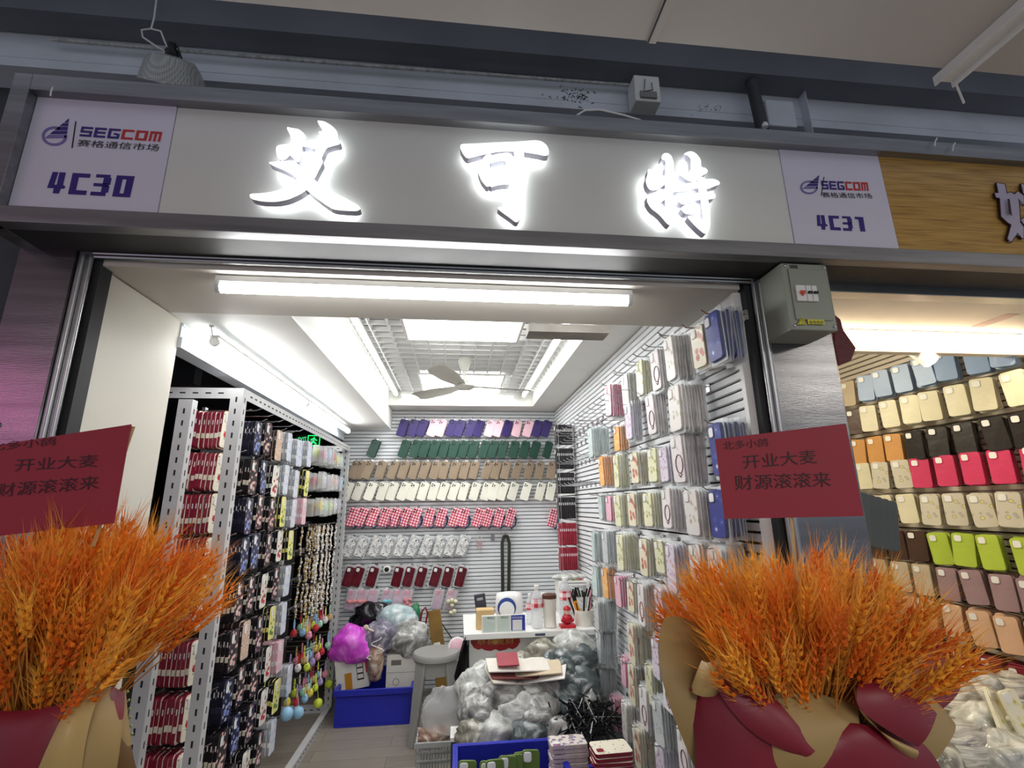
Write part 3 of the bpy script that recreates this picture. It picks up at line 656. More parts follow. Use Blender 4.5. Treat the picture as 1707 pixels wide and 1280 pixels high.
case_kind('B', 'charm_phone_case', 'blush clear phone case', blush_c, sleeve=sleeve_m, hole=mat('soft_pink_rubber', (226, 160, 170), .5))
pom = mat('coral_pompon', (232, 150, 150), .9, bump=.6, bscale=200); pom2 = mat('teal_bow', (120, 200, 210), .6); pom3 = mat('cream_pompon', (236, 232, 200), .9, bump=.6, bscale=200)
rows = [('top', 'PPPKKPPPPKKPKKPP', [445,515,575,645,700,770,825,895,950,1025,1080,1140,1205,1280,1340,1400], 293, 300),
        ('second', 'GGGGGGGGGGGGGGGG', [250,455,530,590,655,720,785,850,915,985,1045,1110,1185,1255,1325,1410], 432, 440),
        ('third', 'T'*20, [125,162,215,300,380,450,520,590,660,720,790,855,920,1005,1065,1130,1205,1285,1355,1435], 574, 578),
        ('fourth', 'C'*20, [75,150,230,310,375,450,510,580,650,715,785,850,925,1000,1050,1110,1180,1265,1360,1430], 716, 718),
        ('fifth', 'L'*16, [110,170,245,325,390,460,530,620,700,790,850,945,1010,1085,1160,1445], 888, 894),
        ('sixth', 'S'*10, [90,170,265,345,430,515,605,690,765,845], 1088, 1076)]
rw = random.Random(3)
def wall_case(key, X, Z, lab, grp, n=2, tilt=17):
    p, word = K[key]
    a_ = R(tilt+rw.uniform(-3, 3)); ya = R(rw.uniform(-6, 14))
    for k in range(n):
        l = lab if k == 0 else cap_w(lab.replace(word, word+' tucked behind', 1))
        put(p, (X+.006*k, YB-.075+k*.02+rw.uniform(0, .006), Z+.004*k), (0, a_+k*R(rw.uniform(-3, 3)), ya), l, grp)
    hk = dup(hook0, (X+.02, YB-.006, Z+.082), (0, 0, 0), cap_w('chrome hook of the case '+lab.split(', ')[1]), 'chrome hooks on the back wall')
for rn, keys, xs, ya, yb in rows:
    for i, (k_, x) in enumerate(zip(keys, xs)):
        px = 560+x*.25; py = 640+(ya+(yb-ya)*(x-90)/1340)*.25
        p = at(px, py, Y=YB-.06)
        wall_case(k_, p.x, p.z, f'{K[k_][1]}, {ORD[i]} from the left in the {rn} back wall row', f'phone cases in the {rn} row of the back wall')
for i, x in enumerate([155, 210, 300, 455, 525, 600, 690, 765, 845]):
    p = at(540+x*.2695, 940+78*.2695, Y=YB-.06); wall_case('W', p.x, p.z, f'wine red phone case in a clear bag, {ORD[i]} from left, seventh back wall row', 'wine red cases in the seventh row of the back wall', 2, 15)
for i, x in enumerate([170, 235, 300, 388, 455, 512, 705, 785]):
    p = at(540+x*.2695, 940+218*.2695, Y=YB-.06); wall_case('B', p.x, p.z, f'blush clear phone case, {ORD[i]} from left in the lowest back wall row', 'blush clear cases in the lowest row of the back wall', 1, 12)
    if i in (0, 1, 3, 5, 7):
        q = (p.x+.01, YB-.105, p.z-.01); b = MB()
        if i == 7:
            for dx, dz in ((-.03, 0), (0, .008), (.03, -.002), (0, -.03), (.02, -.075), (-.005, -.085)): b.ball((q[0]+dx, q[1], q[2]+dz), .019, 0, 7)
            tag(b.build('pompon_charm', pom3), 'bunch of cream pompons hanging on the rightmost blush case', 'charm')
        elif i == 5:
            for dx, dz in ((-.02, .01), (.02, .014), (0, -.015), (-.018, -.03), (.02, -.03)): b.ball((q[0]+dx, q[1], q[2]+dz), .016, 0, 7)
            tag(b.build('pompon_charm', pom), 'pink pompon cluster hanging on the sixth blush case', 'charm')
        else:
            b.ball((q[0]-.02, q[1], q[2]), .018, 0, 8, (1.2, .6, .9)).ball((q[0]+.02, q[1], q[2]), .018, 0, 8, (1.2, .6, .9)).ball(q, .009, 0, 6)
            tag(b.build('bow_charm', pom if i < 3 else pom2), ['coral bow charm on the leftmost blush case', 'coral bow charm on the second blush case', '', 'teal bow charm on the fourth blush case'][i], 'charm')
# small things on the back wall
cb_ = thing('strap_bundle', 'long dark olive strap bundle hanging on the back wall', 'strap', at(843, 980, Y=YB-.04))
for s in (-1, 1):
    q0, q1 = at(843+s*2, 892, Y=YB-.04), at(843+s*5, 985, Y=YB-.04); MB().tube([q0, at(843+s*6, 905, Y=YB-.045), q1, q1+Vector((0, 0, -.05))], .014, 8).build('strap', mat('dark_olive_webbing', (52, 56, 44), .7), cb_)
dup(hook0, at(843, 890, Y=YB-.006), (0, 0, 0), 'chrome hook above the dark olive strap bundle', 'chrome hooks on the back wall')
sc0 = thing('security_camera', 'small round white camera on the back wall between wine red cases', 'camera', at(646, 948, Y=YB-.03))
q = at(646, 948, Y=YB-.02); T = Matrix.Translation(q) @ Matrix.Rotation(R(90), 4, 'X')
MB().lathe([(.03, 0), (.034, .03), (.03, .045), (.02, .047)], 20, 0, T).build('camera_body', whitep, sc0); MB().lathe([(.019, .0475), (.015, .05), (.004, .051)], 16, 0, T).build('camera_lens', blackm, sc0)
rk = thing('ring_keychain', 'pale keychain with a round ring hanging beside the scribble print cases', 'keychain', at(799, 912, Y=YB-.04))
q = at(799, 897, Y=YB-.04)
MB().tube([q+Vector((math.cos(t*.63)*.02, 0, math.sin(t*.63)*.02)) for t in range(10)], .004, 6, closed=True).build('ring', whitep, rk)
m_ = MB()
for i in range(5): m_.tube([q+Vector((-.016+i*.008, 0, -.02)), q+Vector((-.03+i*.014, .004, -.07-.02*(i % 2)))], .004, 5)
m_.build('tassel', mat('dusty_pink_cord', (206, 170, 172), .8), rk)
tag(MB().box(*(sorted([at(818, 889, Y=YB).x, at(824, 889, Y=YB).x])), YB-.03, YB-.008, at(820, 900, Y=YB).z, at(820, 889, Y=YB).z).build('wall_clip', chrome), 'small grey clip on the back wall beside the strap bundle', 'clip')

# ---------------------------------------------------------------- right wall stacks
def rib(c0, c1): return ramp_mat('print_%d_%d' % (c0[0]*7+c0[1], c1[2]*5+c1[1]), [(.35, c0), (.6, c1)], 'NOISE', 30, .35, detail=2, rnd=1.2)
def face_print(name, base, spots, scale=34, th=.30):
    return ramp_mat(name, [(0, spots[0]), (th*.5, spots[-1]), (th, base), (1, base)], 'VORONOI', scale, .3, const=True)
RK = {}
def right_kind(key, word, base, spots, edge, scale=34, th=.30, doodle=None):
    fm_ = face_print('face_'+key, base, spots, scale, th); em = mat('edge_'+key, edge, .3, var=.08, scale=30)
    p = make_case({'w': 'bagged_phone_case', 'k': 'bagged_phone_case', 'l': 'bagged_phone_case', 'y': 'printed_phone_case', 'f': 'printed_phone_case', 'd': 'thin_phone_case', 'r': 'thin_phone_case'}.get(key, 'tinted_phone_case'), word, 'phone case', fm_, rim=em, w_=.080, h_=.152, t=.0095, hole=whitep, side=em, sleeve=sleeve_m)
    if doodle:
        d = MB(); d.tube([(.012+.024*math.cos(a_*.524), -.0062, -.018+.03*math.sin(a_*.524)) for a_ in range(12)], .0016, 5, closed=True)
        d.tube([(.0, -.0062, -.05), (.012, -.0062, -.06), (.024, -.0062, -.05)], .0014, 5); d.build('outline_print', doodle, p)
    RK[key] = (proto(p), word)
maroon_ink = mat('maroon_ink', (110, 50, 60), .5)
right_kind('w', 'white floral print case in a clear bag', (230, 226, 220), [(206, 150, 160), (190, 196, 170)], (206, 200, 192))
right_kind('k', 'white case with an oval outline print in a bag', (236, 232, 230), [(226, 200, 204), (230, 220, 222)], (204, 196, 194), doodle=maroon_ink)
right_kind('y', 'pale yellow print case in a clear bag', (230, 230, 196), [(186, 160, 90), (170, 176, 110)], (206, 202, 168))
right_kind('f', 'cream case with brown bear print in a bag', (228, 222, 196), [(150, 110, 70), (200, 120, 100)], (198, 190, 164), 26, .34)
right_kind('m', 'mint clear case in a plastic bag', (206, 222, 218), [(220, 232, 230), (190, 208, 208)], (176, 192, 190))
right_kind('o', 'orange gradient case in a clear bag', (238, 180, 110), [(240, 150, 60), (250, 220, 160)], (214, 140, 84))
right_kind('p', 'pink tinted case in a clear bag', (232, 186, 200), [(206, 90, 120), (240, 200, 210)], (204, 120, 146))
right_kind('b', 'royal blue case in a crinkled clear bag', (58, 66, 138), [(200, 206, 220), (70, 84, 160)], (92, 100, 128), 20, .26)
right_kind('g', 'grey clear case in a plastic bag', (200, 204, 204), [(226, 228, 228), (170, 178, 178)], (164, 172, 172))
right_kind('l', 'lilac speckled case in a clear bag', (224, 216, 228), [(150, 150, 200), (210, 160, 190)], (190, 184, 198), 50, .32)
right_kind('d', 'black case in the back corner', (44, 40, 42), [(60, 56, 56), (30, 28, 30)], (36, 33, 36))
right_kind('r', 'crimson case in the back corner', (150, 34, 52), [(170, 60, 76), (120, 20, 40)], (156, 34, 54))
slots = MB()
# (x0, y0, y1, kind, n) : left edge and top and bottom of each stack in the photo, row by row from the ceiling down
ST = [[(1175,515,600,'b',7), (1152,540,613,'f',5), (1106,557,633,'w',7), (1084,577,652,'k',5), (1059,599,661,'y',5), (1036,620,683,'w',5), (1009,639,695,'p',7)],
      [(1181,700,795,'b',7), (1115,638,720,'w',9), (1077,650,730,'k',5), (1041,668,736,'l',5), (1023,710,752,'o',4), (980,711,764,'m',9)],
      [(1120,720,808,'k',8), (1098,742,805,'l',4), (1080,745,806,'y',5), (1051,752,808,'f',6), (1022,755,814,'y',5), (998,758,811,'o',6)],
      [(1142,815,898,'w',8), (1103,812,885,'k',7), (1073,819,880,'y',5), (1047,820,880,'f',6), (1024,823,880,'y',5), (1010,825,870,'p',4), (996,823,868,'m',4)],
      [(1182,812,900,'b',6), (1150,905,990,'w',6), (1110,905,995,'l',7), (1091,900,960,'y',5), (1066,895,963,'f',6), (1028,888,953,'y',7), (1004,884,942,'g',5), (985,882,940,'m',5)],
      [(1182,912,1000,'w',6), (1140,1000,1090,'w',7), (1092,980,1058,'l',6), (1062,970,1048,'k',6), (1045,967,1024,'f',5), (1025,958,1014,'p',5), (1004,945,1000,'o',5), (987,942,996,'m',4)],
      [(1182,1015,1105,'l',6), (1120,1065,1150,'k',6), (1086,1062,1136,'l',5), (1046,1036,1112,'f',8), (990,1000,1052,'g',9)],
      [(1184,1120,1215,'k',6), (1150,1140,1225,'l',7), (1105,1111,1195,'k',7), (1075,1108,1180,'y',5), (1047,1105,1180,'f',6), (1034,1096,1145,'p',4), (994,1053,1110,'g',8)],
      [(1090,1167,1250,'g',8), (1066,1145,1222,'k',6), (1036,1170,1240,'w',6), (1018,1160,1222,'p',4), (993,1113,1165,'g',8)],
      [(1130,1215,1305,'k',7), (1094,1245,1320,'l',7), (1056,1212,1290,'f',7)]]
rr = random.Random(11)
for ri, row in enumerate(ST):
    for ci, (px0, y0, y1, kk, n) in enumerate(row):
        XF = XR-.012-.018-n*.0105-.02
        ym = (y0+y1)/2
        Yfar = XF/rx(px0, ym); Yn = Yfar-.082; zc = H+(rz(px0+6, y0)+rz(px0+6, y1))/2*(Yn+.02)
        h_ = (rz(px0+6, y0)-rz(px0+6, y1))*(Yn+.02); s = max(.8, min(1.08, h_/.165))
        p, word = RK[kk]
        rn = ORD[ri] if ri else 'top'
        grp = f'bagged cases in the {ORD[ri] if ri else "top"} row of the right wall'
        for k in range(n):
            x = XF+.006+k*.0112; lab = word.split(' in a ')[0]+f', {ORD[k]} in the {ORD[ci]} stack of right wall {rn} row'
            put(p, (x, (Yn+Yfar)/2+rr.uniform(-.003, .003), zc+rr.uniform(-.003, .003)), (R(rr.uniform(-2, 2)), R(rr.uniform(-2.5, 2.5)), R(-90+rr.uniform(-4, 4))), cap_w(lab), grp, skip=('camera_frame', 'outline_print') if k else (), scale=(1, 1, s))
        dup(hook0, (XR-.008, (Yn+Yfar)/2, zc+.076*s), (0, 0, R(-90)), f'chrome hook over the {ORD[ci]} stack of right wall {rn} row', 'chrome hooks on the right wall', scale=(1, 1.15, 1))
for ri, (y0, y1, kk, nm) in enumerate([(706, 742, 'd', 'top'), (747, 781, 'd', 'second'), (787, 823, 'd', 'third'), (828, 865, 'd', 'fourth'), (870, 911, 'r', 'fifth'), (913, 951, 'r', 'lowest')]):
    Yn = 3.62; z0 = H+rz(945, y0)*Yn; z1 = H+rz(945, y1)*Yn; p, word = RK[kk]
    for k in range(9):
        put(p, (.745+k*.0142, Yn+.04, (z0+z1)/2), (0, 0, R(-90)), cap_w(f'{word.split(" in ")[0]}, {ORD[k]} from left in the {nm} of six back corner stacks'), 'cases in the back corner of the right wall', skip=('camera_frame', 'plastic_sleeve') if k else (), scale=(1, 1.25, 1.02))
    for k in range(9):
        slots.box(.745+k*.0142-.003, .745+k*.0142+.003, Yn-.0015, Yn+.003, (z0+z1)/2+.02, (z0+z1)/2+.038)
tag(slots.build('case_side_buttons', whitep), 'pale side button marks on the dark and red stacks in the corner', 'buttons', kind='stuff')
# empty hooks high on the right wall and between the rows
hi = 0
for (Y_, z, lb) in [(1.62+.13*i, H+.60, f'{ORD[i]} from the entrance, nearest the ceiling') for i in range(5)]+[(2.15+.12*i, H+.52, f'{ORD[i]} from the entrance, middle high row') for i in range(12)]+[(2.35+.12*i, H+.43, f'{ORD[i]} from the entrance, lower high row') for i in range(11)]:
    dup(hook0, (XR-.008, Y_, z), (0, 0, R(-90)), 'empty chrome hook on the right wall, '+lb, 'empty chrome hooks high on the right wall', scale=(1, 1.3, 1))
for zz, nm in [(H+.50, 'upper'), (H+.29, 'middle'), (H+.13, 'lower')]:
    for i in range(7): dup(hook0, (XR-.008, 2.9+.11*i, zz), (0, 0, R(-90)), f'empty chrome hook, {ORD[i]} in the {nm} row toward the back corner', 'empty chrome hooks near the back corner', scale=(1, 1.3, 1))

# ---------------------------------------------------------------- left angle iron shelf
SXF, SXM, SXB, SY0, SY1, SH = -.90, -1.13, -1.32, 2.083, 4.12, H+.49
rack = thing('display_rack', 'white slotted angle iron rack along the left side full of phone cases', 'rack', ((SXF+SXM)/2, 3.1, 0))
def post(name, x0, x1, y0, y1, z0, z1, faces=('y',), axis='z'):
    mb = MB(); t = .003
    # an L section: one leg across x, one along y
    if axis == 'z':
        mb.box(x0, x1, y0, y0+t, z0, z1).box(x1-t, x1, y0+t, y1, z0, z1)
        z = z0+.03
        while z < z1-.03:
            mb.box((x0+x1)/2-.004, (x0+x1)/2+.003, y0-.0006, y0+.001, z, z+.022, 1); mb.box(x1-.001, x1+.0006, (y0+y1)/2-.003, (y0+y1)/2+.003, z, z+.022, 1); z += .05
    elif axis == 'x':
        mb.box(x0, x1, y0, y0+t, z0, z1).box(x0, x1, y0+t, y1, z1-t, z1); x = x0+.02
        while x < x1-.03: mb.box(x, x+.022, y0-.0006, y0+.001, (z0+z1)/2-.003, (z0+z1)/2+.003, 1); x += .05
    else:
        mb.box(x1-t, x1, y0, y1, z0, z1).box(x0, x1-t, y0, y1, z1-t, z1); y = y0+.03
        while y < y1-.03: mb.box(x1-.001, x1+.0006, y, y+.022, (z0+z1)/2-.003, (z0+z1)/2+.003, 1); y += .05
    return mb.build(name, [rail_m, slotm], rack, smooth=0)
post('post', SXF-.05, SXF, SY0, SY0+.04, 0, SH); post('post', SXM-.02, SXM+.035, SY0, SY0+.04, 0, SH-.05)
post('post', SXF-.05, SXF, SY1, SY1+.04, 0, SH); post('post', SXB, SXB+.05, SY0, SY0+.04, 0, SH)
post('cross_rail', SXB+.05, SXF-.05, SY0, SY0+.04, SH-.045, SH, axis='x'); post('cross_rail', SXB+.05, SXF-.05, SY1, SY1+.04, SH-.045, SH, axis='x')
post('long_rail', SXF-.04, SXF, SY0+.04, SY1, SH-.045, SH, axis='y'); post('long_rail', SXF-.04, SXF, SY0+.04, SY1, .0, .045, axis='y')
post('cross_rail', SXB+.05, SXF-.05, SY1, SY1+.04, .0, .045, axis='x')
for y in (2.9, 3.5): MB().box(SXM-.03, SXM-.01, y, y+.03, 0, SH-.05).build('rear_upright', rail_m, rack)
black_back = mat('black_back_panel', (20, 20, 22), .7)
MB().box(SXM-.035, SXM-.031, SY0+.25, SY1-.3, .1, SH-.16).build('back_panel', black_back, rack)
ZROW = [H+v for v in (.330, .150, -.020, -.195, -.385, -.575, -.765, -.955, -1.145)]
for z in ZROW:
    MB().box(SXM-.03, SXM-.022, SY0+.05, SY1, z+.078, z+.092).build('hook_bar', chrome, rack)
red_c = mat('cherry_red_silicone', (136, 18, 46), .4, var=.03); cream_f = ramp_mat('cream_dotted_print', [(0, (60, 70, 50)), (.16, (238, 230, 208)), (1, (240, 232, 212))], 'VORONOI', 55, .45, const=True)
cherry = mat('cherry_red_print', (196, 24, 40), .4, var=.04); leafm = mat('leaf_green_print', (80, 130, 50), .5)
def make_edge_case(name, word, body, face, tab, charm=None, print_=None, hole=whitep):
    """case seen from its side; back faces -Y, side carries a pale tab and a button slot"""
    c = thing(name, word, 'phone case', (0, 0, 0)); t = .0165; w_, h_ = .082, .158
    slab(MB(), w_, h_, .014, -t/2, t/2, 0, ms=1).build('shell', [face, body], c)
    MB().box(-w_/2-.0025, -w_/2+.002, -t*.40, t*.30, -.036, -.015).build('side_label', tab, c, bevel=.001)
    MB().box(-w_/2-.0008, -w_/2+.001, -.002, .002, .022, .042).build('button_slot', whitep, c)
    f = slab(MB(), .030, .044, .012, -t/2-.002, -t/2+.001, 0, -w_/2+.024, h_/2-.03, n=3).build('camera_frame', face, c)
    slab(MB(), .024, .038, .010, -t/2-.003, -t/2-.0015, 0, -w_/2+.024, h_/2-.03, bev=.0004, n=3).build('camera_opening', hole, f)
    if print_ == 'cherry':
        M = Matrix.Rotation(R(90), 4, 'X'); d = MB()
        for x, z in ((-.012, -.022), (.008, -.032), (-.002, -.010)): d.lathe([(.014, 0), (.013, .0012), (.004, .0016)], 12, 0, Matrix.Translation((x, -t/2, z)) @ M)
        d.build('cherry_print', cherry, c)
        MB().prism([(-.018, -t/2, .012), (-.004, -t/2, .004), (.012, -t/2, .014), (.004, -t/2, .026), (-.006, -t/2, .020), (-.014, -t/2, .026)], (0, -.001, 0)).build('leaf_print', leafm, c)
    if print_ == 'flower':
        M = Matrix.Rotation(R(90), 4, 'X'); d = MB()
        for x, z, r_ in ((-.012, -.042, .012), (.012, -.052, .009), (.006, -.025, .007), (-.016, .0, .006), (.018, .01, .005)):
            for q in range(5): d.lathe([(r_*.55, 0), (r_*.5, .0012)], 8, 0, Matrix.Translation((x+r_*.6*math.cos(q*1.257), -t/2, z+r_*.6*math.sin(q*1.257))) @ M)
        d.build('flower_print', charm, c)
    return proto(c)
creamtab = mat('cream_tab', (232, 224, 204), .5, var=.03); blk_c = mat('black_silicone', (26, 24, 28), .4, var=.02); navy_c = mat('ink_navy_silicone', (24, 26, 44), .4, var=.02)
brn_c = mat('dark_brown_silicone', (58, 48, 44), .4, var=.03)
LK = {'red': (make_edge_case('cherry_phone_case', 'red cherry print phone case', red_c, cream_f, creamtab, print_='cherry'), 'red phone case with cream cherry print'),
      'blk': (make_edge_case('edged_phone_case', 'black phone case', blk_c, face_print('black_pink_print', (40, 36, 40), [(230, 200, 200), (220, 170, 160)], 36, .28), creamtab, mat('pale_pink_print', (232, 196, 190), .5), 'flower'), 'black phone case with pale pink flowers'),
      'nvy': (make_edge_case('edged_phone_case', 'navy phone case', navy_c, face_print('navy_floral_print', (36, 38, 62), [(120, 140, 200), (200, 210, 230)], 40, .28), mat('navy_tab', (40, 42, 66), .5), mat('blue_print', (130, 150, 210), .5), 'flower'), 'navy phone case with blue flowers'),
      'brn': (make_edge_case('edged_phone_case', 'dark brown phone case', brn_c, face_print('brown_floral_print', (206, 180, 160), [(120, 70, 60), (232, 210, 190)], 34, .34), mat('brown_tab', (70, 58, 52), .5), mat('peach_print', (226, 190, 160), .5), 'flower'), 'dark brown phone case with floral back'),
      'bw': (make_edge_case('edged_phone_case', 'black phone case', blk_c, face_print('white_red_print', (230, 226, 214), [(180, 40, 50), (90, 120, 80)], 30, .3), whitep, cherry, 'flower'), 'black phone case with white tab and red floral back'),
      'clr': (make_edge_case('clear_phone_case', 'clear phone case', mat('frosted_clear_edge', (176, 178, 182), .25, var=.1, scale=40), face_print('pastel_print', (216, 222, 232), [(220, 170, 190), (170, 190, 220)], 40, .3), whitep), 'frosted clear phone case with pastel back'),
      'yel': (make_edge_case('edged_phone_case', 'yellow phone case', blk_c, face_print('lemon_print', (226, 220, 120), [(120, 140, 60), (250, 250, 220)], 34, .3), mat('lemon_tab', (226, 220, 110), .5), leafm, 'flower'), 'black phone case with lemon yellow back'),
      'pnk': (make_edge_case('clear_phone_case', 'pink phone case', mat('soft_pink_edge', (226, 178, 190), .4, var=.05), face_print('rose_print', (234, 196, 204), [(200, 110, 130), (250, 236, 236)], 34, .3), whitep), 'soft pink phone case')}
rl = random.Random(5)
def left_stack(key, Yfar, z, n, xf, ci, ri, pitch=.0175, tilt=0, word=None):
    p, wd = LK[key]; rn = 'top' if ri == 0 else ORD[ri]
    for k in range(n):
        lab = wd.split(' with ')[0]+(' with '+wd.split(' with ')[1] if key in ('bw', 'yel') and 0 else '')+f', {ORD[k]} in the {ORD[ci]} column, {rn} row of the left rack'
        put(p, (xf-.009-k*pitch+(.008 if k == 0 and key == 'red' else 0), Yfar-.042+rl.uniform(-.002, .002), z+rl.uniform(-.003, .003)), (R(rl.uniform(-1.5, 1.5)), R(tilt+rl.uniform(-1.5, 1.5)), R((74 if k == 0 and key == 'red' else 90)+rl.uniform(-3, 3))), cap_w(lab), f'phone cases in the {rn} row of the left rack', skip=('camera_frame', 'cherry_print', 'leaf_print', 'flower_print') if k else ())
    h = dup(hook0, (SXM-.02, Yfar-.042, z+.083), (0, 0, R(90)), cap_w(f'chrome hook over the {ORD[ci]} column, {rn} row of the left rack'), 'chrome hooks on the left rack', scale=(1, 1.9, 1))
for ri in range(8):
    left_stack('red', 2.255, ZROW[ri] if ri < 8 else 0, 8, -1.005, 0, ri, .0172, 0 if ri != 1 else 5)
cols = [2.44, 2.56, 2.72, 2.88, 3.06, 3.26, 3.47, 3.70]
plan = ['nvy blk brn clr clr clr . .', 'blk nvy bw clr clr yel . .', 'nvy blk blk yel clr pnk . .', 'nvy nvy blk bw yel . . .', 'blk blk bw blk clr . . .', 'blk brn blk yel clr . . .',
        'nvy blk blk bw pnk . . .', 'blk nvy blk bw yel clr . .', 'nvy blk bw blk clr . . .']
for ri, row in enumerate(plan):
    for ci, k_ in enumerate(row.split()):
        if k_ != '.': left_stack(k_, cols[ci], ZROW[ri]+(.0 if ci % 2 else -.012), 5 if ci > 2 else 6, -.945, ci+1, ri, .0165)
# empty upper hooks with upturned ends
for i, y in enumerate([2.30, 2.45, 2.6, 2.76, 2.93]):
    dup(hook0, (SXM-.02, y, H+.435), (0, 0, R(90)), f'empty chrome hook near the top of the left rack, {ORD[i]} from the entrance', 'empty top hooks of the left rack', scale=(1, 2.0, 1))
# toys in bags, keychains and bead strings at the far end of the rack
def charm(kind, pos, label, cols_):
    t = thing(kind, label, 'charm', pos, 'small charms at the far end of the left rack'); x, y, z = pos
    if kind == 'bagged_toy':
        b = MB(); b.ball((x, y, z-.03), .022, 0, 7, (1, 1, 1)).ball((x, y-.02, z-.055), .018, 0, 6).ball((x, y+.02, z-.055), .018, 0, 6); b.build('toy', cols_[0], t)
        slab(MB(), .075, .11, .004, -.018, .018, 0, bev=.006, n=1); s_ = MB(); slab(s_, .08, .115, .008, -.02, .02, 0, bev=.008, n=2)
        s_.v = [Matrix.Rotation(R(90), 4, 'Z') @ v+Vector((x, y, z-.045)) for v in s_.v]; s_.build('clear_bag', sleeve_m, t)
    elif kind == 'bead_string':
        b = MB()
        for i in range(14): b.ball((x+rl.uniform(-.003, .003), y+.012*math.sin(i*.7), z-i*.013), .0055+.002*(i % 3), i % len(cols_), 5)
        b.build('beads', cols_, t)
    else:
        MB().tube([(x, y, z), (x, y-.012, z-.02), (x, y-.010, z-.05), (x, y, z-.062), (x, y+.010, z-.05), (x, y+.012, z-.02)], .003, 5, closed=True).build('strap_loop', cols_[0], t)
        MB().ball((x, y, z-.085), .021, 0, 8, (1, 1, 1.1)).ball((x+.004, y-.012, z-.068), .008, 0, 5).ball((x+.004, y+.012, z-.068), .008, 0, 5).build('figurine', cols_[1], t)
cm = [mat('charm_'+n, c_, .4, var=.03) for n, c_ in (('pink', (232, 150, 170)), ('lime', (206, 222, 70)), ('sky', (150, 196, 226)), ('white', (236, 232, 226)), ('red', (200, 50, 60)), ('lilac', (170, 150, 200)), ('yellow', (240, 220, 90)), ('gold', (200, 170, 110)), ('mint', (170, 220, 200)))]
nn = ['pink', 'lime green', 'sky blue', 'white', 'red', 'lilac', 'yellow', 'gold', 'mint']
def zz_(ri): return ZROW[ri]+.07
cnt = 0
for ri in range(9):
    for ci, y in enumerate([3.50, 3.62, 3.74, 3.86, 3.98]):
        rn = 'top' if ri == 0 else ORD[ri]
        for k in range(3):
            c1 = (ri*3+ci*2+k) % 9; c2 = (ri+ci*4+k*2+3) % 9
            if ri <= 2: kind, nm_ = 'bagged_toy', f'{nn[c1]} toy in a clear bag'
            elif ri <= 5: kind, nm_, c1, c2 = 'bead_string', f'{["pale", "golden", "pearly"][k]} bead string', [3, 7, 3][k], [3, 3, 7][k]
            else: kind, nm_ = 'figure_keychain', f'{nn[c2]} figure on a {nn[c1]} strap'
            if ri <= 5 and ci == 4 and k == 2: continue
            charm(kind, (-.93-k*.05, y+rl.uniform(-.02, .02), zz_(ri)+rl.uniform(-.01, .01)), cap_w(f'{nm_}, {["front", "middle", "rear"][k]}, {ORD[ci]} far hook, {rn} row of the left rack'), [cm[c1], cm[c2]])
        dup(hook0, (SXM-.02, y, zz_(ri)+.006), (0, 0, R(90)), cap_w(f'chrome hook of the {ORD[ci]} charm column, {rn} row of left rack'), 'chrome hooks on the left rack', scale=(1, 1.9, 1))
for (px, py, c_, lab, r_) in [(548, 1140, 1, 'lime green ball toy hanging at the far end of the left rack', .03), (530, 1172, 1, 'lower lime green ball toy near the far post of the left rack', .03), (478, 1190, 2, 'sky blue plush ball pair near the bottom of the left rack', .035), (497, 1188, 2, 'second sky blue plush ball beside the pair on the left rack', .033)]:
    p = at(px, py, X=-.92); b = MB().ball(p, r_, 0, 10); b.tube([p+Vector((0, 0, r_*.9)), p+Vector((-.02, 0, r_+.12))], .002, 5); tag(b.build('plush_ball', cm[c_]), lab, 'toy')

# ================================================================== counter and floor stock
def wrap_mat(name, a, b, c, sc=16): return ramp_mat(name, [(.3, a), (.5, b), (.68, c)], 'NOISE', sc*.75, .15, bump=.9, detail=4.6, rnd=1.5)
wr = [wrap_mat('grey_plastic_wrap', (84, 84, 82), (150, 150, 146), (226, 226, 222)), wrap_mat('pale_plastic_wrap', (140, 142, 138), (196, 198, 192), (238, 238, 234)),
      wrap_mat('dark_plastic_wrap', (52, 60, 60), (92, 102, 102), (200, 206, 206)), wrap_mat('olive_plastic_wrap', (80, 78, 68), (140, 136, 122), (220, 218, 206))]
def blob(name, label, cat, c, rx_, ry_, rz_, m, seed=0, amp=.22, n=14, group=None, knot=False, parent=None):
    b = MB(); b.ball((0, 0, 0), 1, 0, n); sd = Vector((seed*3.1, seed*1.7, seed))
    for i, v in enumerate(b.v):
        k = 1+amp*noise.noise(v*1.6+sd)+amp*.45*noise.noise(v*4.2+sd)+amp*.30*abs(noise.noise(v*7+sd))
        v2 = v*k; v2.z = max(v2.z, -.72); b.v[i] = Vector((v2.x*rx_, v2.y*ry_, v2.z*rz_))+Vector(c)
    if knot: b.tube([Vector(c)+Vector((0, 0, rz_*.8)), Vector(c)+Vector((.01, 0, rz_*1.25)), Vector(c)+Vector((.03, 0, rz_*1.5))], .012, 7, r2=.028)
    o = b.build(name, m, parent, smooth=60)
    return tag(o, label, cat, group) if parent is None else o
